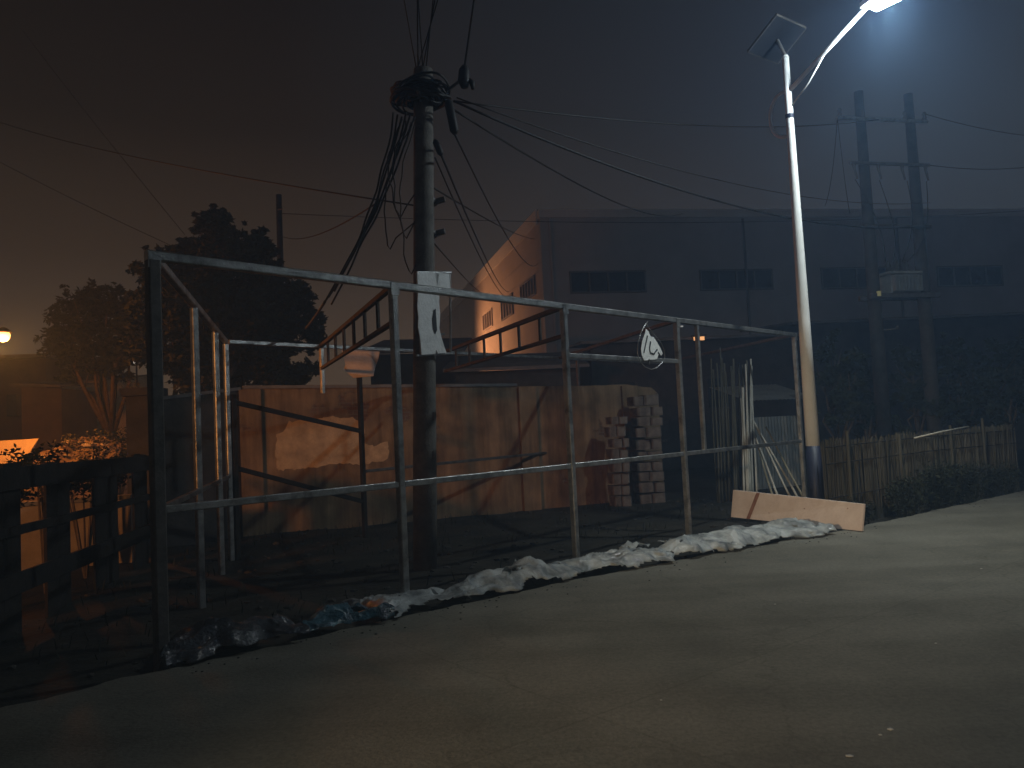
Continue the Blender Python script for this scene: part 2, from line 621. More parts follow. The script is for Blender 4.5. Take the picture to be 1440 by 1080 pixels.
for i in range(900):
    x = random.uniform(-5, 6)
    y = random.uniform(6, 17)
    if side_of_edge(x, y) > .3:
        r = min(.05, abs(random.gauss(0, .018)) + .008)
        rb.blob((x, y, YARD + ground_height(x, y) + r * .2), r, 1, .5, 1.8, (1.3, 1, .7), i)
stuff(rb.build('rubble', M['rubble']))

# ------------------------------------------------------------------ steel frame of the half-built kiosk
A = V((-2.751, 6.022, 0))
th = .811
FD = V((math.cos(th), math.sin(th), 0))
SD = V((-1.42, 5.4, 0))          # along the side walls, towards the back
SN = SD.normalized()
H, MID = 3.08, 1.11
ST = [0, 2.338, 4.981, 7.58, 8.165, 11.648]
fr = thing('kiosk_frame', (A.x, A.y, 0), 'bare grey steel frame of an unfinished kiosk beside the concrete road', 'steel frame')
SEC = .075


def fp(s, t, z):
    return A + FD * s + SD * t + V((0, 0, z))


def post(s, t, z0, z1, w=SEC, mm='steel'):
    p = fp(s, t, 0)
    return part(MB().bar((p.x, p.y, z0), (p.x, p.y, z1), w, w, FD), 'post', M[mm], fr)


post(0, 0, -.14, H - SEC / 2, .095, 'dark_steel')
post(ST[1], 0, -.14, H - SEC / 2)
post(ST[2], 0, -.14, H - SEC / 2)
post(ST[3], 0, -.14, H - SEC / 2)
post(ST[4], 0, MID + .03, H - SEC / 2, .06)
post(ST[5], 0, -.14, H - SEC / 2)
for t in (.41, .76, 1.0):
    post(0, t, -.14, H - SEC / 2, .07)
post(8.2, 1.0, -.14, H - SEC / 2, .06, 'dark_steel')
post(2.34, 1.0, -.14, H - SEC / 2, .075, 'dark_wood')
post(.09, 1.0, -.14, 2.3, .075, 'dark_wood')  # added dark upright standing in for the frame's shadow beside the corner post
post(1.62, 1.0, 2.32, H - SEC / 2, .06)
for z0_, z1_ in ((2.2, 1.69), (1.24, .52)):  # slanted solid bars standing in for shadow lines on the wall behind
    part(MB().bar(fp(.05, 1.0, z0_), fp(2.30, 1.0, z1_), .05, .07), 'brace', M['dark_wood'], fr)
part(MB().bar(fp(-.05, 0, H), fp(ST[5] + .05, 0, H), SEC, SEC), 'top_rail', M['steel'], fr)
for a, b in ((0, 1), (1, 2), (2, 3)):
    part(MB().bar(fp(ST[a] + .045, 0, MID), fp(ST[b] - .04, 0, MID), .055, .06), 'middle_rail', M['steel'], fr)
part(MB().bar(fp(ST[3] + .04, 0, MID), fp(ST[5] - .04, 0, MID), .055, .06), 'middle_rail', M['steel'], fr)
part(MB().bar(fp(ST[2] + .04, 0, 2.47), fp(ST[3] - .04, 0, 2.47), .05, .06), 'crossbar', M['steel'], fr)
# left side
part(MB().bar(fp(0, .012, H), fp(0, 1, H), .07, .07), 'side_rail', M['steel'], fr)
part(MB().bar(fp(0, .012, MID), fp(0, .99, MID), .05, .05), 'side_rail', M['dark_steel'], fr)
# back
part(MB().bar(fp(.05, 1, H), fp(ST[5], 1, H), .06, .06), 'rear_rail', M['steel'], fr)
part(MB().bar(fp(2.4, 1, MID - .1), fp(ST[5], 1, MID), .05, .05), 'rear_rail', M['dark_steel'], fr)


SHIFT = .72


def truss(s):
    z1, z0 = H, H - .36
    o = part(MB().bar(fp(s, .012, z1), fp(s - SHIFT, .99, z1), .06, .06), 'rafter', M['rusty'], fr)
    low = MB().bar(fp(s, .012, z0), fp(s - SHIFT, .99, z0), .05, .05).build('lower_chord', M['rusty'], None, origin=world_loc(fr))
    low.parent = o
    low.location = (0, 0, 0)
    for k in range(1, 7):
        t = k / 7
        w = MB().bar(fp(s - SHIFT * t, t, z0 + .026), fp(s - SHIFT * t, t, z1 - .031), .035, .035, FD).build('strut', M['rusty'], None, origin=world_loc(fr))
        w.parent = o
        w.location = (0, 0, 0)


truss(ST[1])
truss(ST[2])
part(MB().bar(fp(ST[3], .012, H), fp(ST[3], .99, H), .06, .06), 'rafter', M['dark_steel'], fr)
part(MB().bar(fp(ST[5], .012, H), fp(ST[5], .99, H), .06, .06), 'rafter', M['dark_steel'], fr)
# a few bent offcuts and gusset plates at the joints
for s in (0, ST[1], ST[2], ST[3], ST[5]):
    p = fp(s, 0, H - .10)
    n = V((FD.y, -FD.x, 0))
    part(MB().bar(p + n * .041 + FD * .0, p + n * .041 + V((0, 0, .12)), .10, .006, FD), 'gusset', M['steel'], fr)

# ------------------------------------------------------------------ crumpled plastic along the front


def film(name, m, path, width, height, seed, label, nu=220, nv=30, spikes=()):
    """a strip of film lying in crumpled folds along path"""
    cum = [0]
    for a, b in zip(path[:-1], path[1:]):
        cum.append(cum[-1] + (b - a).length)
    L = cum[-1]
    vs = []
    for i in range(nu):
        s = L * i / (nu - 1)
        k = max(j for j in range(len(cum) - 1) if cum[j] <= s + 1e-9)
        f = (s - cum[k]) / (cum[k + 1] - cum[k])
        p = path[k].lerp(path[k + 1], f)
        d = (path[k + 1] - path[k]).normalized()
        nr = V((-d.y, d.x, 0))            # away from the road
        endf = min(1, s / .35 + .15, (L - s) / .35 + .15)
        w = width * (.85 + .75 * noise.noise(V((s * 1.3, seed, 0))) + .25 * noise.noise(V((s * 4, seed, 3)))) * endf
        hh = height * (.75 + .9 * noise.noise(V((s * 1.3, seed + 5, 0)))) * endf
        for g, gh in spikes:
            hh += gh * math.exp(-((s - g) / .13) ** 2)
        frontshift = .13 * noise.noise(V((s * 1.7, seed + 9, 0))) + .08 * noise.noise(V((s * 5, seed + 3, 0)))
        for j in range(nv):
            v = j / (nv - 1)
            prof = math.sin(PI * min(1, v * 1.02)) ** .7
            q = p + nr * (frontshift * (1 - v) + w * v - .10)
            n1 = noise.noise(V((s * 2.6, v * w * 3, seed)))
            n2 = noise.noise(V((s * 8, v * w * 9, seed + 7)))
            wx, wy = s + .06 * n2, v * w + .06 * noise.noise(V((s * 5, v * w * 5, seed + 21)))
            r1 = 1 - 2 * abs(noise.noise(V((wx * 1.9 + wy * 1.6, wy * 6.5, seed + 13))))
            r2 = 1 - 2 * abs(noise.noise(V((wx * 4.4 - wy * 4, wy * 12, seed + 17))))
            r3 = 1 - 2 * abs(noise.noise(V((wx * 14 + wy * 9, wy * 18, seed + 19))))
            z = hh * prof * (.6 + .5 * n1) + prof ** .6 * (.052 * r1 + .03 * r2 + .009 * r3 + .032)
            z = max(z, .004 + .012 * (r2 + 1) * (1 - prof))
            q = q + nr * (.05 * n2 + .025 * r2) + d * (.04 * n1 + .02 * r2)
            base = .004 + YARD * max(0, min(1, (side_of_edge(q.x, q.y) - .25) * 2))
            vs.append((q.x, q.y, base + z))
    fs = [(i * nv + j, (i + 1) * nv + j, (i + 1) * nv + j + 1, i * nv + j + 1) for i in range(nu - 1) for j in range(nv - 1)]
    keep = []
    for fi, f in enumerate(fs):
        i, j = divmod(fi, nv - 1)
        s, v = L * i / (nu - 1), j / (nv - 1)
        tear = .14 + .5 * noise.noise(V((s * 2.6, v * 2, seed + 31))) + .14 * noise.noise(V((s * 8, v * 5, seed + 33)))
        hole = noise.noise(V((s * 4.5, v * 5, seed + 41)))
        if min(v * 1.7, 1 - v) > tear * .36 and hole < .5:
            keep.append(f)
    fs = keep
    o = MB().add(vs, fs).build(name, M[m], None, False, origin=path[0])
    for pl in o.data.polygons:
        pl.use_smooth = True
    sol = o.modifiers.new('thickness', 'SOLIDIFY')
    sol.thickness = .002
    return tag(o, label, 'plastic sheet')


def ep(px, py, z=0.02):
    return on(px, py, z)


film('plastic_sheet', 'plastic_clear', [ep(545, 868), ep(640, 846), ep(735, 824), ep(830, 806), ep(930, 790), ep(1040, 768), ep(1110, 757), ep(1168, 748)], 1.12, .17, 1.3,
     'long strip of crumpled clear plastic along the road edge at the feet of the posts', 620, 48, ((1.86, .10), (.18, .05)))
film('plastic_sheet', 'plastic_teal', [ep(425, 893), ep(480, 881), ep(548, 868)], .95, .13, 6.1,
     'crumpled teal plastic sheet at the road edge left of the clear strip', 200, 44)
film('plastic_sheet', 'plastic_dark', [ep(228, 936), ep(300, 920), ep(380, 903), ep(430, 893)], 1.25, .19, 9.4,
     'dark bluish plastic sheet heaped at the foot of the left corner post', 280, 48, ((.45, .10),))
# torn scraps of film behind the strip


def scrap(px, py, w, h, seed, label):
    c = on(px, py, YARD + .12)
    vs, n = [], 9
    for i in range(n):
        for j in range(n):
            u, v = i / (n - 1) - .5, j / (n - 1) - .5
            q = V((u * w, v * w * .7, 0))
            q.z = h * (.6 - abs(u) + .5 * noise.noise(V((u * 4, v * 4, seed)))) + .03 * noise.noise(V((u * 9, v * 9, seed)))
            q.x += .08 * w * noise.noise(V((u * 7, v * 7, seed + 2)))
            vs.append(V((c.x, c.y, YARD + .06)) + Matrix.Rotation(.7 + seed, 3, 'Z') @ q)
    fs = [(i * n + j, (i + 1) * n + j, (i + 1) * n + j + 1, i * n + j + 1) for i in range(n - 1) for j in range(n - 1)]
    o = MB().add(vs, fs).build('plastic_scrap', M['plastic_clear'], None, True, origin=c)
    so = o.modifiers.new('thickness', 'SOLIDIFY')
    so.thickness = .002
    tag(o, label, 'plastic scrap')


scrap(735, 792, .28, .16, 1, 'small torn plastic scrap standing up behind the clear strip near the utility pole')
scrap(695, 808, .34, .07, 2.2, 'flat torn plastic scrap lying just behind the clear strip by the utility pole')
scrap(893, 763, .34, .10, 3.1, 'crumpled plastic scrap behind the clear strip between two posts')
scrap(948, 757, .40, .07, 4.4, 'thin plastic scrap behind the clear strip beside the fourth front post')

# ------------------------------------------------------------------ utility pole with coiled cables
ub = on(598, 801, YARD)
ut = at(595, 98, ub.y - .1)
up_ = thing('utility_pole', (ub.x, ub.y, YARD), 'round concrete telephone pole inside the frame with a black cable coil on top', 'utility pole')
part(MB().tube([ub.lerp(ut, t) for t in (-.03, .25, .5, .75, 1)], [.152, .147, .138, .13, .122], 20), 'pole', M['pole_concrete'], up_, True)
rc = at(592, 134, ub.y - .15)
cb = MB()
random.seed(11)
for k in range(44):
    rr = random.uniform(.13, .37)
    zz = random.gauss(0, .05)
    pts = []
    for i in range(29):
        t = 2 * PI * i / 28
        w = rr * (1 + .06 * math.sin(3 * t + k))
        pts.append(rc + V((math.cos(t) * w, math.sin(t) * w, zz + .05 * math.sin(2 * t + k * 1.3))))
    cb.tube(pts, random.uniform(.010, .017), 6, False)
part(cb, 'cable_coil', M['black_rubber'], up_, True)
part(MB().bar(rc + V((-.36, 0, -.03)), rc + V((.36, 0, -.03)), .04, .05).bar(rc + V((0, -.36, -.08)), rc + V((0, .36, -.08)), .04, .05), 'coil_bracket', M['dark_steel'], up_)
hb = at(590, 112, ub.y - .1)
part(MB().tube([hb + V((0, 0, -.1)), hb + V((0, 0, .0)), hb + V((0, 0, .10))], [.13, .12, .06], 12), 'pole_cap', M['dark_steel'], up_)
for py in (285, 330):
    c = at(600, py, ub.y)
    part(MB().tube([c + V((0, 0, -.03)), c + V((0, 0, .03))], .135, 16).bar(c + V((.12, -.02, 0)), c + V((.24, -.05, .02)), .05, .07), 'clamp', M['dark_steel'], up_)
for py in (640, 585):
    c = at(608, py, ub.y - .1)
    part(MB().box(c, .05, .05, .10), 'step_bolt', M['dark_steel'], up_)
jb = at(652, 112, ub.y - .4)
part(MB().bar(rc + V((.3, 0, .02)), jb + V((-.03, 0, 0)), .03, .03), 'outrigger', M['dark_steel'], up_)

# splice closures hanging in the cables
sc = thing('splice_closure', jb, 'black cable splice box hanging beside the coil at the pole top', 'splice box')
part(MB().tube([jb + V((.02, 0, .18)), jb + V((.01, 0, .12)), jb + V((0, 0, -.02)), jb + V((.01, 0, -.1))], [.03, .065, .075, .045], 12), 'housing', M['black_rubber'], sc, True)
part(MB().tube([jb + V((.05, 0, .0)), jb + V((.10, 0, -.04)), jb + V((.11, 0, -.13))], [.03, .035, .02], 10), 'end_cap', M['black_rubber'], sc, True)
p1, p2 = at(630, 140, ub.y - .4), at(640, 189, ub.y - .4)
tag(MB().tube([p1, p1.lerp(p2, .1), p1.lerp(p2, .9), p2], [.02, .055, .055, .025], 12).build('splice_closure', M['black_rubber'], None, True, origin=p1),
    'long black splice tube hanging at a slant under the right of the coil', 'splice box')
p1, p2 = at(611, 196, ub.y - .3), at(621, 219, ub.y - .3)
tag(MB().tube([p1, p1.lerp(p2, .15), p1.lerp(p2, .85), p2], [.015, .04, .04, .018], 12).build('splice_closure', M['black_rubber'], None, True, origin=p1),
    'short black splice tube slanting off the pole below the coil', 'splice box')


def cable(p, q, sag, r, label, group, n=22, wob=0.0):
    p, q = V(p), V(q)
    pts = []
    sd = random.random() * 50
    for i in range(n + 1):
        t = i / n
        a = p.lerp(q, t)
        a.z -= sag * 4 * t * (1 - t)
        if wob and 0 < i < n:
            a += V((noise.noise(V((t * 4, sd, 0))), noise.noise(V((t * 4, sd, 7))), noise.noise(V((t * 5, sd, 3))))) * wob
        pts.append(a)
    o = MB().tube(pts, r, 6).build('cable', M['black_rubber'], None, True, origin=p)
    tag(o, label, 'cable', group)
    return o


_wc = at(759, 306, 40)
_gd = V((-.232, .973, 0)).normalized()
_fd = V((math.cos(math.radians(9.8)), math.sin(math.radians(9.8)), 0))


def wall_pt(px, py, nrm):
    o0 = V((0, 0, CAMZ))
    d = at(px, py, 10) - o0
    return o0 + d * ((_wc - o0).dot(nrm) / d.dot(nrm))


def gable_pt(px, py):
    return wall_pt(px, py, V((-_gd.y, _gd.x, 0)))


def facade_pt(px, py):
    return wall_pt(px, py, V((_fd.y, -_fd.x, 0)))


random.seed(21)
top = at(593, 108, ub.y)
for k, x in enumerate((574, 586, 592, 604, 612, 625)):
    q = at(x, 0, ub.y - 1.15)
    d = (q - top)
    cable(top + V((random.uniform(-.08, .08), 0, .02)), top + d * 9, .0, .008, 'black cable running up from the pole top over the road', 'cables overhead towards the viewer')
q = at(668, 0, ub.y - 1.3)
cable(jb + V((.02, 0, .17)), jb + (q - jb) * 9, 0, .013, 'thicker black cable rising from the splice box over the road', None)
q = at(640, 0, ub.y - 1.3)
# long spans to the right
R0 = at(638, 142, ub.y - .3)
cable(R0, at(1236, 168, 18.4), .25, .011, 'thin cable running almost level from the coil to the transformer crossarm', None)
cable(R0, at(1300, 318, 18.6), .55, .016, 'thick cable sagging from the coil towards the transformer poles', None)
cable(R0 + V((.04, 0, .04)), at(1308, 285, 18.6), .45, .009, 'thin cable sagging just above the thick one to the transformer poles', None)
cable(R0 - V((.02, 0, .10)), facade_pt(960, 300), .6, .014, 'cable from under the coil to the warehouse fascia', None)
cable(at(640, 190, ub.y - .4), gable_pt(757, 370), .7, .013, 'cable from the slanting splice tube down to the warehouse corner', None)
cable(at(621, 219, ub.y - .3), gable_pt(716, 410), .5, .015, 'cable from the short splice tube to the orange warehouse side', 'cables to the warehouse side')
cable(at(606, 262, ub.y), gable_pt(752, 336), .15, .012, 'cable leaving the pole at mid height to the top of the warehouse corner', None)
cable(at(612, 222, ub.y), gable_pt(724, 417), .8, .012, 'cable from the short splice tube to the orange warehouse side', 'cables to the warehouse side')
cable(at(600, 330, ub.y), gable_pt(684, 414), .2, .012, 'low cable from the pole clamp to the orange warehouse side', None)
# far lines across the sky
cable(at(-60, 150, 30), at(590, 290, ub.y + .1), .3, .012, 'cable crossing the sky from the upper left to the pole', None)
cable(at(-80, 185, 30), at(240, 345, 26), .1, .011, 'cable dropping through the upper left sky behind the trees', 'cables in the upper left sky')
cable(at(30, 40, 34), at(260, 330, 27), .1, .011, 'cable dropping through the upper left sky behind the trees', 'cables in the upper left sky')
cable(at(392, 300, 27), at(1500, 292, 36), .5, .012, 'cable crossing low behind the pole from the far wooden pole', None)
# the drooping bundle on the left of the pole
random.seed(5)
bl = 'black cable in the drooping bundle left of the pole'
bg = 'drooping cable bundle'
lows = [(457, 424, 10.2), (462, 418, 10.3), (470, 410, 10.1), (452, 432, 10.5), (480, 385, 10.2), (466, 428, 10.6)]
for k, (x, y, Y) in enumerate(lows):
    p = at(553 + 6 * k, 158 + 3 * (k % 3), ub.y - .3)
    midp = at(522 + 2 * k, 290 + 5 * (k % 2), ub.y)
    end = at(x, y, Y)
    pts = []
    for i in range(25):
        t = i / 24
        b = (p * (1 - t) ** 2 + (midp * 2 - (p + end) * .5) * (2 * t * (1 - t)) + end * t ** 2)
        b += V((noise.noise(V((t * 5, k * 3, 0))), noise.noise(V((t * 5, k * 3, 5))), 0)) * .05 * math.sin(PI * t)
        pts.append(b)
    tag(MB().tube(pts, .013, 6).build('cable', M['black_rubber'], None, True, origin=p), bl, 'cable', bg)
cable(at(457, 424, 10.2), at(430, 462, 12.5), .02, .02, 'thick end of the cable bundle dipping into the dark tree', None)
cable(at(532, 284, ub.y), at(396, 332, 26), .25, .012, 'cable running down left from the bundle to the far wooden pole', None)
for k, (a, b) in enumerate((((571, 170), (568, 330)), ((578, 172), (545, 345)), ((566, 168), (560, 300)), ((583, 175), (575, 380)))):
    p = at(a[0], a[1], ub.y - .25)
    q = at(b[0], b[1], ub.y - .2)
    pts = []
    for i in range(20):
        t = i / 19
        pts.append(p.lerp(q, t) + V((-.14 * math.sin(PI * t) + .05 * noise.noise(V((t * 6, k, 0))), -.06 * math.sin(PI * t), 0)))
    pts += [q + V((.03, 0, -.05)), q + V((.10, .05, .1)), at(592, b[1] - 40, ub.y - .12)]
    tag(MB().tube(pts, .009, 6).build('cable', M['black_rubber'], None, True, origin=p), 'slack loop of cable hanging down the left of the pole', 'cable', 'slack cable loops on the pole')

# ------------------------------------------------------------------ torn white sign on the pole
SY = ub.y - .32


SGN = V((FD.y, -FD.x, 0))
_ax = ub.lerp(ut, .46)
SG0 = V((_ax.x, _ax.y, 0)) + SGN * .20


def sp(px, py, o=0.0):
    """point on the sign's plane, parallel to the front of the frame; o = depth behind its face"""
    o0 = V((0, 0, CAMZ))
    d = at(px, py, 10) - o0
    return o0 + d * ((SG0 - SGN * o - o0).dot(SGN) / d.dot(SGN))


sg = thing('torn_sign', sp(610, 499), 'torn white sign panel with a ragged hole fixed to the telephone pole', 'sign')
outline = [(587, 384), (600, 383.5), (611, 383), (614, 395), (615, 402), (612, 388), (618, 384), (632, 385), (633, 405), (618, 411), (617.5, 425), (619, 440), (618, 462), (621, 475), (625, 488), (628, 496), (616, 497), (613.5, 492), (612, 497.5), (593, 499), (591.5, 480), (590, 470), (588, 460), (588.5, 446), (587, 430), (588, 412)]
part(MB().prism([sp(*p) for p in outline], SGN * -.012), 'torn_sheet', M['sheet_white'], sg)
part(MB().prism([sp(610, 436, -.004), sp(612.5, 434, -.004), sp(613.5, 450, -.004), sp(614.5, 464, -.004), sp(612, 470, -.004), sp(609, 462, -.004), sp(608, 448, -.004)], SGN * .003), 'tear', M['ink'], sg)
for a, b in (((586, 383), (634, 383)), ((586, 500), (634, 497)), ((586, 384), (592, 499)), ((632.5, 385), (633.5, 496))):
    part(MB().bar(sp(*a, .03), sp(*b, .03), .025, .025), 'frame_bar', M['steel'], sg)
part(MB().bar(sp(589, 470, .06), sp(625, 470, .06), .03, .03), 'bracket', M['dark_steel'], sg)

# faded banner scrap on the back rail
BY = 12.75
bn = [(480, 491), (508, 492), (534, 494), (532, 505), (528, 515), (525, 529), (497, 531.5), (489, 525), (483, 519), (486, 513), (484, 505), (482, 498)]
ban = thing('torn_banner', at(507, 491, BY), 'torn pinkish white banner scrap hanging from the back rail', 'banner')
bm_ = MB()
bm_.prism([at(x, y, BY + .02 * math.sin(x)) for x, y in bn], (0, .006, 0))
part(bm_, 'banner_sheet', M['sheet_pink'], ban)

# ------------------------------------------------------------------ drop-shaped shop sign between rail and crossbar
ds = fp(6.78, 0, 2.47)
n_out = V((FD.y, -FD.x, 0))
DY = (fp(6.55, 0, 2.5) + n_out * .05)


def dp(px, py, o=0.0):
    """point on the sign's own plane, parallel to the frame's front"""
    a = at(px, py, 10)
    d = (a - V((0, 0, CAMZ)))
    o0 = V((0, 0, CAMZ))
    P = DY + n_out * o
    t = (P - o0).dot(n_out) / d.dot(n_out)
    return o0 + d * t


dsg = thing('drop_sign', dp(915, 520), 'drop shaped wire sign with torn white cloth and black letters on the crossbar', 'sign')
ring = [(911, 452), (905.5, 459), (900.5, 470), (897, 484), (896.5, 497), (900, 508), (907, 516), (916, 519.5), (924, 517), (931, 510), (935, 502), (934, 493), (930, 483), (924, 475), (917, 467), (911.5, 460), (909, 456)]
part(MB().tube([dp(*p) for p in ring], .006, 8), 'ring', M['steel'], dsg, True)
cl = [(908.5, 462), (912, 466), (915, 473), (919, 474), (924, 481), (929, 490), (932, 497), (930, 500), (926, 499), (924, 505), (906, 507), (902.5, 499), (901.5, 490), (903.5, 479), (907, 469)]
part(MB().prism([dp(*p, -.01) for p in cl], n_out * -.005), 'torn_cloth', M['sheet_white'], dsg)


def stroke(mb, a, b, w):
    pa, pb = dp(*a, .0), dp(*b, .0)
    mb.bar(pa - n_out * .006, pb - n_out * .006, w, .004, FD)


lt = MB()
stroke(lt, (911, 472), (906, 496), .022)
part(lt, 'letter', M['ink'], dsg)
lt = MB()
for a, b in (((915.5, 480), (914, 490)), ((914, 490), (915, 496)), ((915, 496), (920, 498)), ((920, 498), (925, 491))):
    stroke(lt, a, b, .022)
part(lt, 'letter', M['ink'], dsg)
lt = MB()
stroke(lt, (926, 495), (929, 500), .02)
part(lt, 'letter', M['ink'], dsg)
part(MB().bar(dp(913, 505), dp(913, 512, -.03), .02, .02, FD), 'clip', M['steel'], dsg)

# ------------------------------------------------------------------ LED street lamp
lb = on(1151, 737, YARD * .5)
lt_ = at(1102, 82, lb.y)
ltop = V((lb.x, lb.y, lt_.z))
lamp = thing('street_lamp', (lb.x, lb.y, 0), 'tall white tapered street lamp glowing bluish white beside the frame', 'street lamp')


def lz(py):
    return at(1120, py, lb.y).z


z627 = at(1142, 627, lb.y).z
r0, r1 = .112, .048


def lr(z):
    return r0 + (r1 - r0) * z / ltop.z


part(MB().tube([V((lb.x, lb.y, z)) for z in (z627, 3, 5, 6, ltop.z)], [lr(z) for z in (z627, 3, 5, 6, ltop.z)], 28), 'pole', M['white_paint'], lamp, True)
part(MB().tube([V((lb.x, lb.y, z)) for z in (-.1, .4, z627 - .002)], [lr(0) + .006, lr(.4) + .006, lr(z627) + .005], 28), 'base_sleeve', M['navy'], lamp, True)
part(MB().box((lb.x, lb.y, -.04), .42, .42, .05, .6), 'base_plate', M['navy'], lamp)
zb = at(1107, 164, lb.y).z
part(MB().tube([V((lb.x, lb.y, zb - .03)), V((lb.x, lb.y, zb + .03))], lr(zb) + .008, 24), 'band', M['navy'], lamp)
part(MB().tube([V((lb.x, lb.y, ltop.z)), V((lb.x, lb.y, ltop.z + .04))], [r1 + .01, r1 - .01], 20), 'cap', M['white_paint'], lamp)
za = at(1104, 128, lb.y).z
hd = at(1246, 4, lb.y - 1.3)
ad = V((hd.x - lb.x, hd.y - lb.y, 0)).normalized()
j0 = V((lb.x, lb.y, za)) + ad * (lr(za) - .01)
je = hd + V((0, 0, .10)) - ad * .22
part(MB().tube([j0, j0.lerp(je, .5), je], [.035, .032, .03], 12), 'arm', M['white_paint'], lamp, True)
zs = at(1113, 150, lb.y).z
s0 = V((lb.x, lb.y, zs)) + ad * .05
se = j0.lerp(je, .52) + V((0, 0, .035))
part(MB().tube([s0, s0.lerp(se, .45) + V((0, 0, -.06)), se], .011, 8), 'stay_rod', M['white_paint'], lamp, True)
# decorative hoop on the far side of the pole
hoop = []
zt, zl = at(1103, 127, lb.y).z, at(1108, 190, lb.y).z
for i in range(17):
    t = i / 16
    ang = PI / 2 + PI * t
    w = .30
    hz = (zt + zl) / 2 + (zt - zl) / 2 * math.sin(ang)
    off = w * max(0, -math.cos(ang)) ** .8
    hoop.append(V((lb.x, lb.y, hz)) - ad * (off + .045) + V((0, 0, 0)))
part(MB().tube(hoop, .026, 10), 'hoop', M['white_paint'], lamp, True)
# lamp head
sd = V((-ad.y, ad.x, 0))
hp = []
for u, w in ((-.34, .06), (-.28, .10), (-.05, .15), (.22, .15), (.34, .10), (.37, .04)):
    hp.append((u, w))
poly = [hd + ad * u + sd * w for u, w in hp] + [hd + ad * u - sd * w for u, w in reversed(hp)]
o = part(MB().prism([p + V((0, 0, .07)) for p in poly], (0, 0, .07)), 'lamp_head', M['white_paint'], lamp)
lens = MB().prism([hd + ad * u + sd * w for u, w in ((-.2, -.11), (.26, -.11), (.26, .11), (-.2, .11))], (0, 0, .066)).build('lens', M['led'], None, origin=world_loc(lamp))
lens.parent = o
lens.location = (0, 0, 0)
# solar panel on the pole top
pc = V((lb.x, lb.y, ltop.z + .34)) - ad * .12
ex = sd
ey = (ad + V((0, 0, .62))).normalized()
en = ex.cross(ey)
if en.z < 0:
    en = -en
q = [pc + ex * a * .38 + ey * b * .32 for a, b in ((-1, -1), (1, -1), (1, 1), (-1, 1))]
part(MB().prism(q, en * .035), 'solar_panel', M['panel'], lamp)
for a_, b_ in ((0, 1), (1, 2), (2, 3), (3, 0)):
    part(MB().bar(q[a_] + en * .0175, q[b_] + en * .0175, .016, .04), 'panel_frame', M['far_pole'], lamp)
part(MB().tube([V((lb.x, lb.y, ltop.z + .03)), pc], .028, 10), 'panel_bracket', M['dark_steel'], lamp)

# ------------------------------------------------------------------ pale board lying at the end of the plastic
B = [on(1212, 747, .012), on(1028, 727, YARD + .1)]
bx = (B[1] - B[0])
c0 = B[0]
tz = at(1215, 709, c0.y + .05)
tz2 = at(1031, 689, B[1].y + .05)
bt = thing('board', c0, 'long pale pinkish board with a rusty stripe lying on edge on the road edge', 'board')
bnorm = V((bx.y, -bx.x, 0)).normalized()
if bnorm.y > 0:
    bnorm = -bnorm
part(MB().prism([c0, B[1], tz2, tz], -bnorm * .03), 'panel', M['board'], bt)


def bp_(u, v):
    return c0.lerp(B[1], u).lerp(tz.lerp(tz2, u), v) + bnorm * .003


part(MB().prism([bp_(.86, .0), bp_(.83, 0), bp_(.76, 1), bp_(.79, 1)], bnorm * .002), 'stain', M['board_stain'], bt)  # slanting cast shadow painted as a stripe across the board
for u, v in ((.67, .3), (.1, .78), (.4, .6)):
    part(MB().tube([bp_(u, v), bp_(u, v) + bnorm * .004], .008, 8), 'nail', M['board_stain'], bt)

# ------------------------------------------------------------------ bamboo screen fence on the right
random.seed(14)
F0, F1 = V((4.55, 11.6, 0)), V((9.9, 15.6, 0))
fdir = (F1 - F0)
fL = fdir.length
fd = fdir.normalized()
fn = V((fd.y, -fd.x, 0))
fe = thing('bamboo_fence', F0, 'low screen fence of thin upright bamboo sticks along the right of the road', 'fence')
sb = MB()
s = 0
while s < fL:
    ht = 1.18 + .05 * noise.noise(V((s * 1.5, 0, 0))) + random.gauss(0, .025)
    p = F0 + fd * s + fn * random.gauss(0, .012)
    tl = V((random.gauss(0, .02), random.gauss(0, .02), 0))
    r = random.uniform(.008, .014)
    sb.tube([p + V((0, 0, YARD - .05)), p + tl + V((0, 0, ht))], [r, r * .8], 5)
    s += random.uniform(.014, .027)
s = 0
while s < fL:
    p = F0 + fd * s - fn * (.035 + random.gauss(0, .01))
    r = random.uniform(.008, .013)
    sb.tube([p + V((0, 0, YARD - .05)), p + V((random.gauss(0, .03), random.gauss(0, .03), 1.1 + .06 * noise.noise(V((s * 2, 3, 0))) + random.gauss(0, .03)))], [r, r * .8], 5)
    s += random.uniform(.014, .03)
part(sb, 'stick_screen', M['bamboo_dark'], fe)
for z in (.35, .85, 1.1):
    part(MB().tube([F0 + fn * .03 + V((0, 0, z)), F0.lerp(F1, .5) + fn * .03 + V((0, 0, z + .02)), F1 + fn * .03 + V((0, 0, z - .02))], .009, 6), 'rail', M['dark_wood'], fe)
for s, ht in ((.55, 1.32), (2.1, 1.2), (3.9, 1.28), (5.2, 1.36)):
    p = F0 + fd * s + fn * .05
    part(MB().tube([p + V((0, 0, -.2)), p + V((.01, 0, ht))], [.03, .024], 8), 'fence_post', M['bamboo_dark'], fe)
p, q = at(1286, 616, 12.6), at(1362, 600, 13.4)
tag(MB().tube([p, p.lerp(q, .5) + V((0, 0, .01)), q], .014, 7).build('loose_stick', M['bamboo_pale'], None, True, origin=p), 'pale loose stick leaning slantwise along the top of the bamboo fence', 'stick')


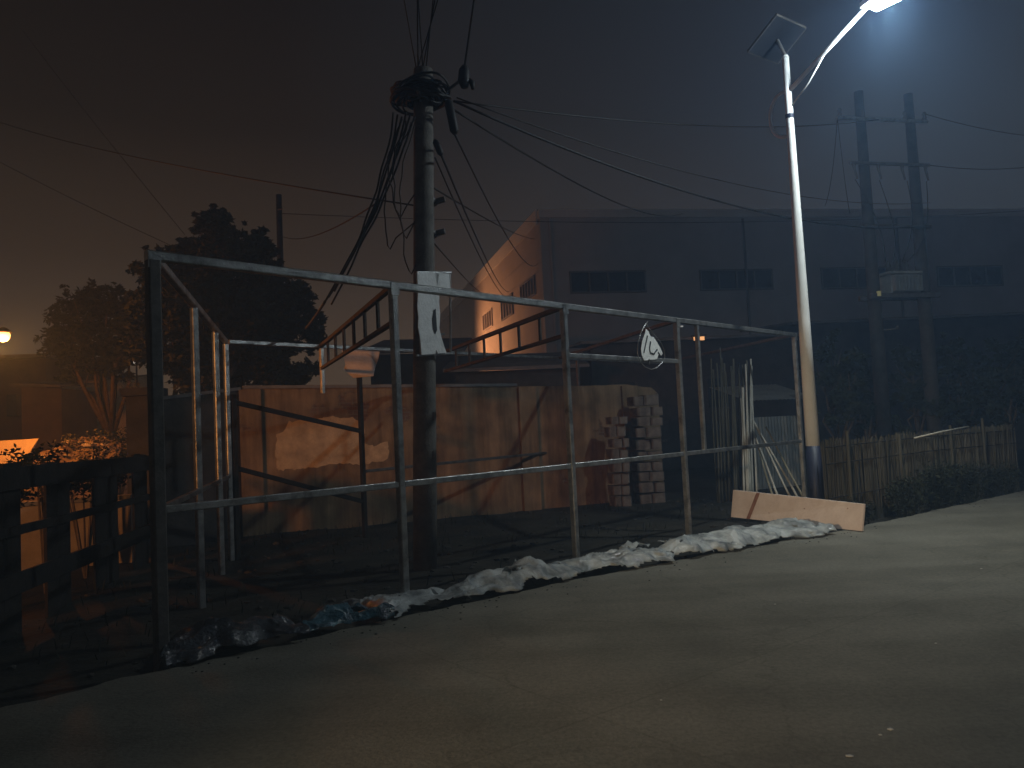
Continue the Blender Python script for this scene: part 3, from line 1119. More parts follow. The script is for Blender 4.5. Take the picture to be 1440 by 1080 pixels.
def leaves(mb, c, r, n, size, sq=(1, 1, 1), hollow=.3):
    for _ in range(n):
        while True:
            d = V((random.uniform(-1, 1), random.uniform(-1, 1), random.uniform(-1, 1)))
            if hollow < d.length < 1:
                break
        p = V(c) + V((d.x * r * sq[0], d.y * r * sq[1], d.z * r * sq[2]))
        a = V((random.gauss(0, 1), random.gauss(0, 1), random.gauss(0, .6))).normalized()
        b = a.cross(V((random.gauss(0, 1), random.gauss(0, 1), random.gauss(0, 1)))).normalized()
        L = size * random.uniform(.6, 1.4)
        w = L * .42
        mb.add([p - a * L * .5, p + b * w * .5, p + a * L * .5, p - b * w * .5], [(0, 1, 2, 3)])


def weed_clump(c, w, h, n, label):
    t = thing('weed_bush', c, label, 'bush', 'weed bushes along the bamboo fence')
    st, lf = MB(), MB()
    for i in range(n):
        a = random.uniform(0, 2 * PI)
        r = random.random() ** .7 * w
        b = V(c) + V((math.cos(a) * r * .4, math.sin(a) * r * .3, -.05))
        e = V(c) + V((math.cos(a) * r, math.sin(a) * r * .6, h * random.uniform(.55, 1.05)))
        st.tube([b, b.lerp(e, .5) + V((0, 0, .05)), e], [.006, .005, .003], 4)
        leaves(lf, b.lerp(e, .75), .14, 16, .06, (1, 1, 1.3), 0)
        leaves(lf, b.lerp(e, .4), .14, 10, .06, (1, 1, 1.3), 0)
    part(st, 'stems', M['weed'], t)
    part(lf, 'foliage', M['weed'], t)


def fpt(s, o):
    p = F0 + fd * s + fn * o
    return (p.x, p.y, YARD)


weed_clump(fpt(1.75, .30), .45, .75, 46, 'weed bush in front of the bamboo fence, nearest the lamp')
weed_clump(fpt(2.75, .28), .5, .95, 60, 'tallest weed bush, in front of the fence below the pale stick')
weed_clump(fpt(3.9, .25), .5, .8, 46, 'weed bush in front of the fence right of the tallest one')
weed_clump(fpt(5.2, .25), .5, .7, 40, 'weed bush at the right edge of the picture by the fence')
weed_clump(fpt(.35, .2), .3, .42, 26, 'small weed bush behind the right end of the pale board')

# ------------------------------------------------------------------ bamboo poles leaning at the end of the frame
random.seed(31)
bgp = 'bamboo poles leaning behind the frame'


def bam(px0, py0, px1, py1, Y0, Y1, r, m, label, group):
    a, b = at(px0, py0, Y0), at(px1, py1, Y1)
    a.z = YARD
    d = b - a
    n = max(3, int(d.length / .33))
    pts, rs = [], []
    for i in range(n + 1):
        t = i / n
        for dt, k in ((-.006, 1.0), (0, 1.16), (.006, 1.0)):
            if 0 <= t + dt <= 1 and (0 < i < n or dt == 0):
                pts.append(a + d * (t + dt) + V((.012 * math.sin(t * 5 + px0), 0, 0)))
                rs.append(r * k * (1 - .25 * t))
    tag(MB().tube(pts, rs, 7).build('bamboo_pole', M[m], None, True, origin=a), label, 'bamboo pole', group)


for k in range(15):
    x = 1003 + k * 3.3 + random.uniform(-1.5, 1.5)
    bam(x + 6, 690, x + random.uniform(-3, 3), 500 + random.uniform(-12, 30), 15.9 + random.uniform(-.2, .2), 16.5, random.uniform(.016, .026), 'bamboo_dark', 'dull upright bamboo pole in the row left of the pale poles', 'dull upright bamboo poles')
for k, (x0, x1, yt) in enumerate(((1050, 1045, 545), (1055, 1050, 552), (1058, 1055, 505), (1053, 1048, 512), (1047, 1042, 560), (1063, 1057, 515))):
    bam(x0, 695, x1, yt, 15.6, 16.2, .03 if k < 2 else .022, 'bamboo_pale', 'pale upright bamboo pole standing in the tight bunch behind the board', 'pale upright bamboo poles')
for k, (x0, x1, yt) in enumerate(((1125, 1058, 588), (1116, 1060, 595), (1098, 1056, 600), (1090, 1060, 610), (1134, 1076, 600))):
    bam(x0, 690, x1, yt, 15.0, 16.1, .022, 'bamboo_pale' if k < 3 else 'bamboo', 'bamboo pole leaning slantwise against the pale bunch beside the lamp', 'slanting bamboo poles')

# ------------------------------------------------------------------ tin shed behind the bamboo
ts = thing('tin_shed', at(1095, 700, 18.2), 'low grey tin lean-to with a sloping sheet roof behind the lamp pole', 'shed')
ts.location.z = YARD
y0, y1 = 18.4, 21.5
xa, xb = at(1060, 600, y0).x, at(1140, 600, y0).x


def corrug(p00, p10, p11, p01, n, amp):
    vs = []
    nrm = (p10 - p00).cross(p01 - p00).normalized()
    for i in range(n + 1):
        t = i / n
        a = p00.lerp(p10, t) + nrm * amp * math.sin(i * PI / 2)
        b = p01.lerp(p11, t) + nrm * amp * math.sin(i * PI / 2)
        vs += [a, b, a - nrm * .004, b - nrm * .004]
    fs = []
    for i in range(n):
        k = i * 4
        fs += [(k, k + 4, k + 5, k + 1), (k + 2, k + 3, k + 7, k + 6)]
    return MB().add(vs, fs)


zt0 = at(1100, 578, y0).z
zr0, zr1 = at(1100, 561, y0 - .3).z, at(1095, 540, y1).z
part(corrug(V((xa, y0, YARD)), V((xb, y0 + .6, YARD)), V((xb, y0 + .6, zt0 - .12)), V((xa, y0, zt0 - .12)), 60, .012), 'wall', M['tin'], ts)
part(corrug(V((xa - .2, y0 - .3, zr0)), V((xb + .3, y0 + .3, zr0)), V((xb + .3, y1, zr1)), V((xa - .2, y1, zr1)), 70, .012), 'roof', M['tin'], ts)
part(MB().bar(V((xa, y0 + .05, YARD)), V((xa, y0 + .05, zr0 + .02)), .07, .07).bar(V((xb, y0 + .65, YARD)), V((xb, y0 + .65, zr0 + .02)), .07, .07), 'corner_posts', M['dark_wood'], ts)

# ------------------------------------------------------------------ boundary wall behind the frame
W0, W1 = V((-4.95, 14.35, 0)), V((3.25, 17.45, 0))
wd = (W1 - W0)
wl = wd.length
ang = math.atan2(wd.y, wd.x)
wn = V((wd.y, -wd.x, 0)).normalized()
bw = thing('boundary_wall', W0, 'long old rendered brick wall with peeling patches standing behind the steel frame', 'wall')
# own axes: build in local space, then turn the mesh's object
random.seed(8)


def wall_piece(pts_top, thick, name, m, parent, y=0.0, z0=None):
    """pts_top: (along, height) outline of the top edge; extruded across"""
    n = len(pts_top)
    lo = [(s, YARD - .1 if z0 is None else z0[i]) for i, (s, h) in enumerate(pts_top)]
    vs = [(s, y, z) for s, z in lo] + [(s, y, h) for s, h in pts_top] + [(s, y + thick, z) for s, z in lo] + [(s, y + thick, h) for s, h in pts_top]
    fs = []
    for i in range(n - 1):
        fs += [(i, i + 1, n + i + 1, n + i), (2 * n + i, 3 * n + i, 3 * n + i + 1, 2 * n + i + 1), (n + i, n + i + 1, 3 * n + i + 1, 3 * n + i)]
    fs += [(0, n, 3 * n, 2 * n), (n - 1, 2 * n + n - 1, 3 * n + n - 1, n + n - 1)]
    o = MB().add(vs, fs).build(name, m)
    o.parent = parent
    return o


bw.rotation_euler = (0, 0, ang)
HW = at(430, 546, 15.0).z
tp = []
s = 0
while s < wl:
    tp.append((s, HW - .018 * s + (.0 if s < wl - 1.2 else .05 * random.random() - .06 * (s - wl + 1.2)) + .008 * random.random()))
    s += .2
tp.append((wl, HW - .35))
wall_piece(tp, .24, 'brick_wall', M['wall'], bw)
# coping, broken off towards the right
wall_piece([(s, h + .06) for s, h in tp if s < wl * .62], .30, 'coping', M['shed_roof'], bw, -.03, [h + .001 for s, h in tp if s < wl * .62])
# piers
for s in (.12, 3.1, 5.6, wl - .75):
    hh = HW - .018 * s - .01
    wall_piece([(s - .19, hh), (s + .19, hh)], .07, 'pier', M['wall'], bw, -.072)
# paler patch with a ragged outline left of the pole
pv = [(.55, 1.05), (.58, 1.75), (.78, 1.78), (.80, 1.95), (1.5, 1.98), (2.05, 1.96), (2.15, 1.82), (2.2, 1.45), (2.62, 1.42), (2.64, 1.12), (2.3, 1.05), (1.7, 1.1), (1.0, 1.04)]
rg = []
for (s0_, z0_), (s1_, z1_) in zip(pv, pv[1:] + pv[:1]):
    n_ = max(2, int(math.hypot(s1_ - s0_, z1_ - z0_) / .05))
    for k in range(n_):
        a_, b_ = s0_ + (s1_ - s0_) * k / n_, z0_ + (z1_ - z0_) * k / n_
        q_ = V((a_ * 4, b_ * 4, 3))
        rg.append((a_ + .09 * noise.noise(q_) + .04 * noise.noise(q_ * 4), b_ + .09 * noise.noise(q_ + V((7, 0, 0))) + .04 * noise.noise(q_ * 4 + V((0, 9, 0)))))
pv = rg
o = MB().prism([V((s, -.004, z)) for s, z in pv], (0, -.004, 0)).build('whitewash_patch', M['wall_pale'])
o.parent = bw
o['label'] = 'paler whitewashed patch'

# stacks of pale blocks at the right end of the wall
random.seed(77)
for (px, wd_, dp_, top_px, Y, lab) in ((913, .56, .45, 550, 16.6, 'pale block in the taller stack at the right end of the peeling wall'), (871, .36, .4, 585, 16.2, 'pale block in the shorter stack left of the tall block stack')):
    c = at(px, 690, Y)
    zt_ = at(px, top_px, Y).z
    z, k = YARD - .02, 0
    while z < zt_ - .1:
        hh = random.uniform(.20, .27)
        ox, oy, rz_ = random.gauss(0, .02), random.gauss(0, .02), random.gauss(0, .04) + .2
        bl_ = MB()
        cut = random.uniform(-.12, .12)
        for q0_, q1_ in ((-.5, cut), (cut, .5)):
            mid_ = (q0_ + q1_) / 2 * wd_
            bl_.bar(V((c.x + ox + mid_, c.y + oy, z + .004)), V((c.x + ox + mid_, c.y + oy, z + hh - random.uniform(.02, .06))), wd_ * (q1_ - q0_) - random.uniform(.004, .02), dp_, V((math.cos(rz_), math.sin(rz_), 0)))
        tag(bl_.build('concrete_block', M['block'], None, origin=(c.x + ox, c.y + oy, z)), lab, 'block', lab.replace('pale block in the', 'blocks of the'))
        z += hh
        k += 1

# dark gate pillar and side wall left of it
gp = at(206, 690, 13.0)
pil = thing('gate_pillar', (gp.x, gp.y, YARD), 'dark square gate pillar with a flat cap behind the left corner of the frame', 'pillar')
pz = at(206, 557, 13.0).z
part(MB().box((gp.x, gp.y, (pz + YARD) / 2), .42, .42, pz - YARD), 'shaft', M['shed_wall'], pil)
part(MB().box((gp.x, gp.y, pz + .065), .55, .55, .13), 'cap', M['shed_wall'], pil)
g1 = V((gp.x + .215, gp.y + .05, 0))
sw = thing('side_wall', (g1.x, g1.y, YARD), 'dark plain wall between the gate pillar and the peeling brick wall', 'wall')
part(MB().prism([V((g1.x, g1.y, YARD - .1)), V((W0.x - .03, W0.y + .02, YARD - .1)), V((W0.x - .03, W0.y + .02, HW - .02)), V((g1.x, g1.y, pz - .08))], (0.05, .16, 0)), 'wall_face', M['shed_wall'], sw)
part(MB().prism([V((g1.x, g1.y - .03, pz - .078)), V((W0.x - .03, W0.y - .01, HW - .018)), V((W0.x - .03, W0.y - .01, HW + .04)), V((g1.x, g1.y - .03, pz - .02))], (0.05, .22, 0)), 'coping', M['shed_roof'], sw)

# dark box on the ground near the wall
c = on(374, 742, YARD)
bxx = thing('crate', (c.x, c.y, YARD), 'dark square box standing on the earth in front of the peeling wall', 'box')
part(MB().box((c.x, c.y, YARD + .2), .36, .32, .40, .4), 'body', M['dark_wood'], bxx)
part(MB().box((c.x, c.y, YARD + .415), .39, .35, .03, .4), 'lid', M['dark_wood'], bxx)

# ------------------------------------------------------------------ dark board fence on the left
random.seed(4)
L0, L1 = at(-30, 760, 6.9), at(207, 690, 11.6)
L0.z = L1.z = 0
ld = (L1 - L0).normalized()
lL = (L1 - L0).length
lf_ = thing('board_fence', (L0.x, L0.y, YARD), 'dark fence of wide upright boards with narrow gaps at the left edge', 'fence')
ln = V((ld.y, -ld.x, 0))


def along(px, z):
    """position along the fence where pixel column px falls"""
    best, bs = 1e9, 0
    for i in range(400):
        s = lL * i / 399
        p = L0 + ld * s
        a = at(px, 720, p.y)
        e = abs(a.x - p.x)
        if e < best:
            best, bs = e, s
    return bs


gaps = [(along(29, 1), along(65, 1)), (along(99, 1), along(133, 1)), (along(166, 1), along(189, 1))]
edges = [-.6] + [v for g in gaps for v in g] + [lL]
for i in range(0, len(edges) - 1, 2):
    a, b = edges[i], edges[i + 1]
    k = max(1, round((b - a) / .33))
    for j in range(k):
        u0, u1 = a + (b - a) * j / k + .003, a + (b - a) * (j + 1) / k - .003
        ht = 1.46 + random.uniform(-.03, .05)
        P0, P1 = L0 + ld * u0, L0 + ld * u1
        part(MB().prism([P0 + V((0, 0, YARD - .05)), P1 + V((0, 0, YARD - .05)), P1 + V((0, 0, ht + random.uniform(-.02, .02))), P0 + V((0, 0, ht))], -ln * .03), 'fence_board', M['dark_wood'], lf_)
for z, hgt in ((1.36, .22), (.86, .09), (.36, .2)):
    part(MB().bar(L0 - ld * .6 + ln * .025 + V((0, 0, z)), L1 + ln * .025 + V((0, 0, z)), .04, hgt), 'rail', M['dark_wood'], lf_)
# pale low wall seen through the gaps
q0, q1 = V((-8.2, 10.6, 0)), at(184, 700, 11.6)
q1.z = 0
lw = thing('low_wall', (q0.x, q0.y, YARD), 'low pale rendered wall seen in strips through the dark board fence', 'wall')
part(MB().prism([V((q0.x, q0.y, YARD - .1)), V((q1.x, q1.y, YARD - .1)), V((q1.x, q1.y, .84)), V((q0.x, q0.y, .84))], (-.08, .19, 0)), 'wall_face', M['low_render'], lw)
part(MB().bar(q0 + V((-.04, .095, .872)), q1 + V((-.04, .095, .872)), .26, .06), 'coping', M['shed_roof'], lw)

# shrubs making the uneven dark top of the fence


def shrub(c, r, h, n, label, m='leaf_dark'):
    t = thing('shrub', (c.x, c.y, YARD), label, 'shrub', 'shrubs behind the dark board fence')
    st, lf = MB(), MB()
    for i in range(9):
        a = random.uniform(0, 2 * PI)
        e = V((c.x + math.cos(a) * r * .6, c.y + math.sin(a) * r * .6, h * random.uniform(.7, 1)))
        st.tube([V((c.x, c.y, YARD - .05)), V((c.x, c.y, YARD)).lerp(e, .5), e], [.02, .014, .006], 5)
        leaves(lf, e, r * .55, n // 9, .075, (1, 1, .8), 0)
    part(st, 'stems', M['bark'], t)
    part(lf, 'foliage', M[m], t)


for px, py, Y, r, lab in ((62, 640, 9.4, .42, 'rounded dark shrub above the dark fence, just right of the lit awning'), (6, 648, 8.6, .4, 'dark shrub above the fence at the very left edge'),
                          (118, 642, 10.4, .35, 'small dark shrub above the fence left of the gate pillar'), (148, 640, 11.3, .3, 'smallest dark shrub above the fence, nearest the gate pillar')):
    c = at(px, py, Y)
    shrub(c, r, c.z, 700, lab)

# ------------------------------------------------------------------ trees


def tree(name, base, trunk, crown, nleaf, size, m, label, limbs=8, group=None, rt=.16):
    """trunk: height where limbs start; crown: list of (centre, radius, squash)"""
    t = thing(name, base, label, 'tree', group)
    tb = MB()
    fork = V(base) + V((0, 0, trunk))
    tb.tube([V(base) + V((0, 0, -.1)), V(base).lerp(fork, .5) + V((.06, 0, 0)), fork], [rt * 1.25, rt, rt * .85], 10)
    for c, r, sq in crown:
        c = V(c)
        mid = fork.lerp(c, .5) + V((random.uniform(-.3, .3), random.uniform(-.3, .3), .1))
        tb.tube([fork, mid, c], [rt * .6, rt * .38, rt * .12], 7)
        for _ in range(3):
            e = c + V((random.uniform(-1, 1), random.uniform(-1, 1), random.uniform(-.5, 1))) * r * .7
            tb.tube([mid.lerp(c, .4), mid.lerp(e, .7), e], [rt * .22, rt * .13, rt * .04], 5)
    part(tb, 'trunk', M['bark'], t, True)
    lf = MB()
    tot = sum(r ** 2 for _, r, _ in crown)
    for c, r, sq in crown:
        n = int(nleaf * r * r / tot)
        k = max(5, int(n / 60))
        for _ in range(k):
            while True:
                d = V((random.uniform(-1, 1), random.uniform(-1, 1), random.uniform(-1, 1)))
                if .25 < d.length < 1:
                    break
            cc = V(c) + V((d.x * sq[0], d.y * sq[1], d.z * sq[2])) * r
            leaves(lf, cc, r * random.uniform(.19, .40), int(n / k), size, (1.2, 1.2, .8), 0)
        for _ in range(max(3, int(k * .5))):
            d = V((random.gauss(0, 1), random.gauss(0, 1), random.gauss(.3, 1))).normalized()
            leaves(lf, V(c) + V((d.x * sq[0], d.y * sq[1], d.z * sq[2])) * r * random.uniform(1.0, 1.3), r * random.uniform(.08, .2), 22, size * .9, (1, 1, 1), 0)
    part(lf, 'crown', M[m], t)
    return t


random.seed(17)
TY = 22.0


def cr(px, py, rpx, Y=TY, sq=(1, .8, 1)):
    return (at(px, py, Y + random.uniform(-.5, .5)), rpx * .84 * Y / FPX, sq)


b = at(320, 640, TY)
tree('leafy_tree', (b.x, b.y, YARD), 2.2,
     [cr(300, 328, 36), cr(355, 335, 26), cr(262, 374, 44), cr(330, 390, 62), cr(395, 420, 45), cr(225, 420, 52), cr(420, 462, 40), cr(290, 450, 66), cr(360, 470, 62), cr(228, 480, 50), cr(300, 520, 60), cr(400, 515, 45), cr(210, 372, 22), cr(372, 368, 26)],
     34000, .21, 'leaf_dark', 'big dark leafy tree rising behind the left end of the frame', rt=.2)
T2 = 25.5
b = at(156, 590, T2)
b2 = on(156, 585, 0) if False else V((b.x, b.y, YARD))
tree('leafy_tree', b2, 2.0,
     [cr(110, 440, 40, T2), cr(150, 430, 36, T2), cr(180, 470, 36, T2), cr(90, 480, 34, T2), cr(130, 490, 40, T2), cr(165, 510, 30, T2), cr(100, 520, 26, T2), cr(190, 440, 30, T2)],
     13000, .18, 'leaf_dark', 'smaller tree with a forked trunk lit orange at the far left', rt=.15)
# pale bushes lit by the sodium lamp
random.seed(23)
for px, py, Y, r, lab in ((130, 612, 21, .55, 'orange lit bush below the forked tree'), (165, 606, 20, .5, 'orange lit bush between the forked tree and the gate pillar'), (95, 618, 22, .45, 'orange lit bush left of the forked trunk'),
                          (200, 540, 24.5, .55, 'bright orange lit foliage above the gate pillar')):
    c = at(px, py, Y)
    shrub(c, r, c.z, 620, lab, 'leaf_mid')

for o in bpy.data.objects:
    if o.get('label', '').startswith(('orange lit', 'bright orange')):
        o['group'] = 'orange lit bushes'

# far dark trees behind the right fence
random.seed(29)
rt_specs = [(1175, 520, 18), (1215, 545, 20), (1285, 530, 19.5), (1350, 520, 20), (1410, 525, 19), (1455, 500, 20)]
rt_lab = ['dark shrub tree just right of the street lamp pole', 'dark low shrub tree behind the left transformer pole', 'dark shrub tree between the two transformer poles', 'dark shrub tree right of the transformer poles', 'dark shrub tree near the right edge behind the fence', 'dark shrub tree cut by the right edge']
for (px, py, Y), lab in zip(rt_specs, rt_lab):
    b = at(px, py, Y)
    tree('shrub_tree', (b.x, b.y, YARD), .9, [cr(px - 18, py + 10, 36, Y), cr(px + 18, py + 5, 36, Y), cr(px, py - 20, 34, Y), cr(px, py + 45, 40, Y), cr(px + 20, py + 40, 34, Y)], 2200, .17, 'leaf_dark', lab, rt=.07, group='dark shrub trees behind the bamboo fence')

# far wooden pole behind the big tree
b, t = at(398, 560, 27), at(392, 274, 27)
fpole = thing('wooden_pole', (b.x, b.y, YARD), 'slim dark wooden pole sticking up behind the big dark tree', 'utility pole')
part(MB().tube([V((b.x, b.y, YARD - .2)), V((t.x, t.y, t.z))], [.13, .10], 12), 'pole', M['far_pole'], fpole, True)
part(MB().tube([V((t.x - .02, t.y - .1, t.z - .55)), V((t.x + .16, t.y - .12, t.z - .55))], .03, 8), 'hook', M['dark_steel'], fpole)

# ------------------------------------------------------------------ transformer on two poles
HY = 18.5
pa, pb = at(1243, 600, HY), at(1314, 600, HY + .3)
ta = at(1234, 128, HY).z
pl = thing('transformer_stand', (pa.x, pa.y, YARD), 'pair of concrete poles carrying a transformer and crossarms behind the fence', 'transformer')
for p in (pa, pb):
    part(MB().tube([V((p.x, p.y, YARD - .2)), V((p.x, p.y, 4)), V((p.x, p.y, ta))], [.17, .15, .105], 16), 'pole', M['far_pole'], pl, True)
pd = V((pb.x - pa.x, pb.y - pa.y, 0)).normalized()
pn = V((pd.y, -pd.x, 0))


def cross(py, ext0, ext1, h=.08, mm='dark_steel', name='crossarm', off=.16):
    z = at(1275, py, HY).z
    a = V((pa.x, pa.y, z)) - pd * ext0 + pn * off
    b = V((pb.x, pb.y, z)) + pd * ext1 + pn * off
    part(MB().bar(a, b, .07, h), name, M[mm], pl)
    return a, b, z


a, b, z = cross(168, .75, .35, .07, 'steel')
for t in (0.03, .28, .75, .97):
    c = a.lerp(b, t) + V((0, 0, .035))
    part(MB().tube([c, c + V((0, 0, .05)), c + V((0, 0, .10)), c + V((0, 0, .16)), c + V((0, 0, .2))], [.03, .055, .035, .05, .025], 10), 'insulator', M['ceramic'], pl, True)
a2, b2_, z2 = cross(230, .5, .3, .07)
for t in (.05, .35, .65, .95):
    c = a2.lerp(b2_, t) + V((0, 0, -.035))
    part(MB().tube([c, c + V((0, 0, -.1)), c + V((.05, 0, -.35))], [.045, .03, .025], 8), 'fuse', M['ceramic'], pl, True)
cross(318, .2, .2, .08)
# platform with the transformer
zP = at(1285, 415, HY).z
part(MB().bar(V((pa.x, pa.y, zP)) + pn * .2 - pd * .25, V((pb.x, pb.y, zP)) + pn * .2 + pd * .25, .09, .12).bar(V((pa.x, pa.y, zP)) - pn * .2 - pd * .25, V((pb.x, pb.y, zP)) - pn * .2 + pd * .25, .09, .12), 'platform', M['dark_steel'], pl)
tc_ = (pa + pb) / 2
zt = at(1290, 385, HY).z
rz = math.atan2(pd.y, pd.x)
tank = part(MB().box((tc_.x, tc_.y, (zP + .06 + zt) / 2), .8, .5, zt - zP - .06, rz), 'tank', M['tin'], pl)
for k in range(9):
    c = V((tc_.x, tc_.y, (zP + zt) / 2 + .02)) + pd * (-.36 + .09 * k) + pn * .31
    f_ = MB().box(c, .02, .12, (zt - zP) * .75, rz).build('cooling_fin', M['tin'], None, origin=world_loc(pl))
    f_.parent = tank
    f_.location = (0, 0, 0)
part(MB().box((tc_.x, tc_.y, zt + .03), .9, .6, .06, rz), 'tank_lid', M['tin'], pl)
for k in range(3):
    c = V((tc_.x, tc_.y, zt + .06)) + pd * (-.25 + .25 * k)
    part(MB().tube([c, c + V((0, 0, .06)), c + V((0, 0, .12)), c + V((0, 0, .18)), c + V((0, 0, .26)), c + V((0, 0, .3))], [.05, .075, .05, .07, .04, .02], 10), 'bushing', M['far_pole'], pl, True)
c = at(1236, 413, HY - .25)
part(MB().tube([c + V((0, 0, -.06)), c + V((0, 0, .06))], .05, 12), 'reflector', M['yellow_band'], pl)
c = at(1262, 461, HY - .2)
part(MB().tube([c, c + V((0, 0, .05))], [.04, .03], 10).bar(c + V((-.3, .15, -.02)), c + V((.04, 0, -.02)), .03, .03), 'insulator', M['ceramic'], pl, True)
# drooping leads between crossarms and transformer
random.seed(2)
for k, (t, x) in enumerate(((.05, -.3), (.35, -.1), (.7, .15), (.95, .3))):
    p = a2.lerp(b2_, t) + V((0, 0, -.4))
    q = V((tc_.x, tc_.y, zt + .34)) + pd * x
    pts = []
    for i in range(15):
        u = i / 14
        pts.append(p.lerp(q, u) + pn * (.25 * math.sin(PI * u)) + V((0, 0, -.3 * math.sin(PI * u) * (1 if k % 2 else .4))))
    part(MB().tube(pts, .012, 6), 'lead', M['black_rubber'], pl, True)
for x0, y0_, x1, y1_ in ((1163, 170, 1160, 290), (1197, 168, 1195, 300)):
    p, q = at(x0, y0_, HY + .2), at(x1, y1_, HY + 1)
    cable(a, q if False else at(x1, y1_, HY + 1.5), .3, .010, 'slack lead hanging left of the transformer crossarm', 'slack leads by the transformer')
cable(a.lerp(b, .97) + V((0, 0, .2)), at(1560, 190, 26), .3, .011, 'cable leaving the transformer crossarm to the upper right', None)
cable(b2_, at(1560, 205, 24), .35, .011, 'cable leaving the lower transformer crossarm to the right', None)

# ------------------------------------------------------------------ warehouse
C0 = at(759, 306, 40)
ze = C0.z
fdv = V((math.cos(math.radians(9.8)), math.sin(math.radians(9.8)), 0))
gdv = V((-.232, .973, 0)).normalized()
C0 = V((C0.x, C0.y, 0))
wh = thing('warehouse', (C0.x, C0.y, YARD), 'large grey warehouse with strip windows and an orange lit side wall', 'warehouse')
FL, GL = 42, 40
F_END, G_END = C0 + fdv * FL, C0 + gdv * GL
zc = V((0, 0, 1))
part(MB().prism([C0 + zc * (YARD - .1), F_END + zc * (YARD - .1), F_END + zc * ze, C0 + zc * ze], gdv * .35), 'facade', M['facade'], wh)
s1 = C0 + gdv * .352
part(MB().prism([s1 + zc * (YARD - .1), G_END + zc * (YARD - .1), G_END + zc * ze, s1 + zc * ze], fdv * .35), 'side_wall', M['side_wall'], wh)
fo = V((fdv.y, -fdv.x, 0))
go = V((-gdv.y, gdv.x, 0))
part(MB().prism([C0 + fo * .06 + go * .05 + zc * (ze + .002), F_END + fo * .06 + zc * (ze + .002), F_END + fo * .06 + zc * (ze + .42), C0 + fo * .06 + go * .05 + zc * (ze + .42)], gdv * .45), 'fascia', M['fascia'], wh)
s2 = C0 + gdv * .46 - gdv * .06 + go * .08
e2 = G_END + go * .08
part(MB().prism([s2 + zc * (ze - .25), e2 + zc * (ze - .25), e2 + zc * (ze + .55), s2 + zc * (ze + .55)], fdv * .07), 'gutter', M['fascia'], wh)
part(MB().prism([C0 + gdv * .5 + fdv * .4 + zc * (ze + .1), F_END + gdv * .5 + zc * (ze + .1), F_END + gdv * GL + zc * (ze + .1), C0 + gdv * (GL - .2) + fdv * .4 + zc * (ze + .1)], zc * .08), 'roof', M['shed_roof'], wh)


def on_facade(px, py):
    o0 = V((0, 0, CAMZ))
    d = at(px, py, 10) - o0
    t = (C0 + fo * .001 - o0).dot(fo) / d.dot(fo)
    return o0 + d * t


def on_side(px, py):
    o0 = V((0, 0, CAMZ))
    d = at(px, py, 10) - o0
    t = (C0 + go * .001 - o0).dot(go) / d.dot(go)
    return o0 + d * t


M['dusty_glass'] = mat('dusty_glass', (.09, .07, .055), .5, 0, (.15, .12, .095), 2)


def window(x0, x1, y0, y1, planef, outw, alongv, npan, gl='glass', fr='frame_dark'):
    a, b = planef(x0, (y0 + y1) / 2), planef(x1, (y0 + y1) / 2)
    zt_, zb_ = planef((x0 + x1) / 2, y0).z, planef((x0 + x1) / 2, y1).z
    s0, s1_ = (a - C0).dot(alongv), (b - C0).dot(alongv)
    if s0 > s1_:
        s0, s1_ = s1_, s0
    P = lambda s, z, o: C0 + alongv * s + outw * o + zc * z
    pane = part(MB().prism([P(s0, zb_, .004), P(s1_, zb_, .004), P(s1_, zt_, .004), P(s0, zt_, .004)], outw * .02), 'window', M[gl], wh)
    fm = MB()
    for i in range(npan + 1):
        s = s0 + (s1_ - s0) * i / npan
        fm.bar(P(s, zb_ + .052, .05), P(s, zt_ - .052, .05), .10, .08, alongv)
    fm.bar(P(s0 - .05, zb_, .05), P(s1_ + .05, zb_, .05), .08, .10).bar(P(s0 - .05, zt_, .05), P(s1_ + .05, zt_, .05), .08, .10)
    o = fm.build('window_frame', M[fr], None, origin=world_loc(wh))
    o.parent = pane
    o.location = (0, 0, 0)


window(802, 907, 382, 411, on_facade, fo, fdv, 4)
window(985, 1085, 380, 407, on_facade, fo, fdv, 4)
window(1155, 1252, 377, 405, on_facade, fo, fdv, 4)
window(1318, 1408, 375, 402, on_facade, fo, fdv, 4)
window(733, 753, 395, 420, on_side, go, gdv, 5, 'dusty_glass')
window(706, 722, 418, 446, on_side, go, gdv, 4, 'dusty_glass')
window(680, 693, 438, 462, on_side, go, gdv, 4, 'dusty_glass', 'side_wall')
for k in (11.2, 20.4, 29.6):
    pq = C0 + fdv * k + fo * .1
    part(MB().tube([pq + zc * .3, pq + zc * (ze - .1)], .07, 10), 'downpipe', M['frame_dark'], wh)
for k in (6, 15, 25, 33):
    pq = C0 + fdv * k + gdv * 2.2 + zc * (ze + .18)
    part(MB().tube([pq, pq + zc * .45, pq + zc * .5, pq + zc * .8], [.3, .3, .48, .2], 12), 'roof_vent', M['tin'], wh)
# downpipe on the facade corner
pp = C0 + fdv * .5 + fo * .1
part(MB().tube([pp + zc * .3, pp + zc * (ze - .1)], .07, 10), 'downpipe', M['facade'], wh)

# ------------------------------------------------------------------ low sheds between wall and warehouse


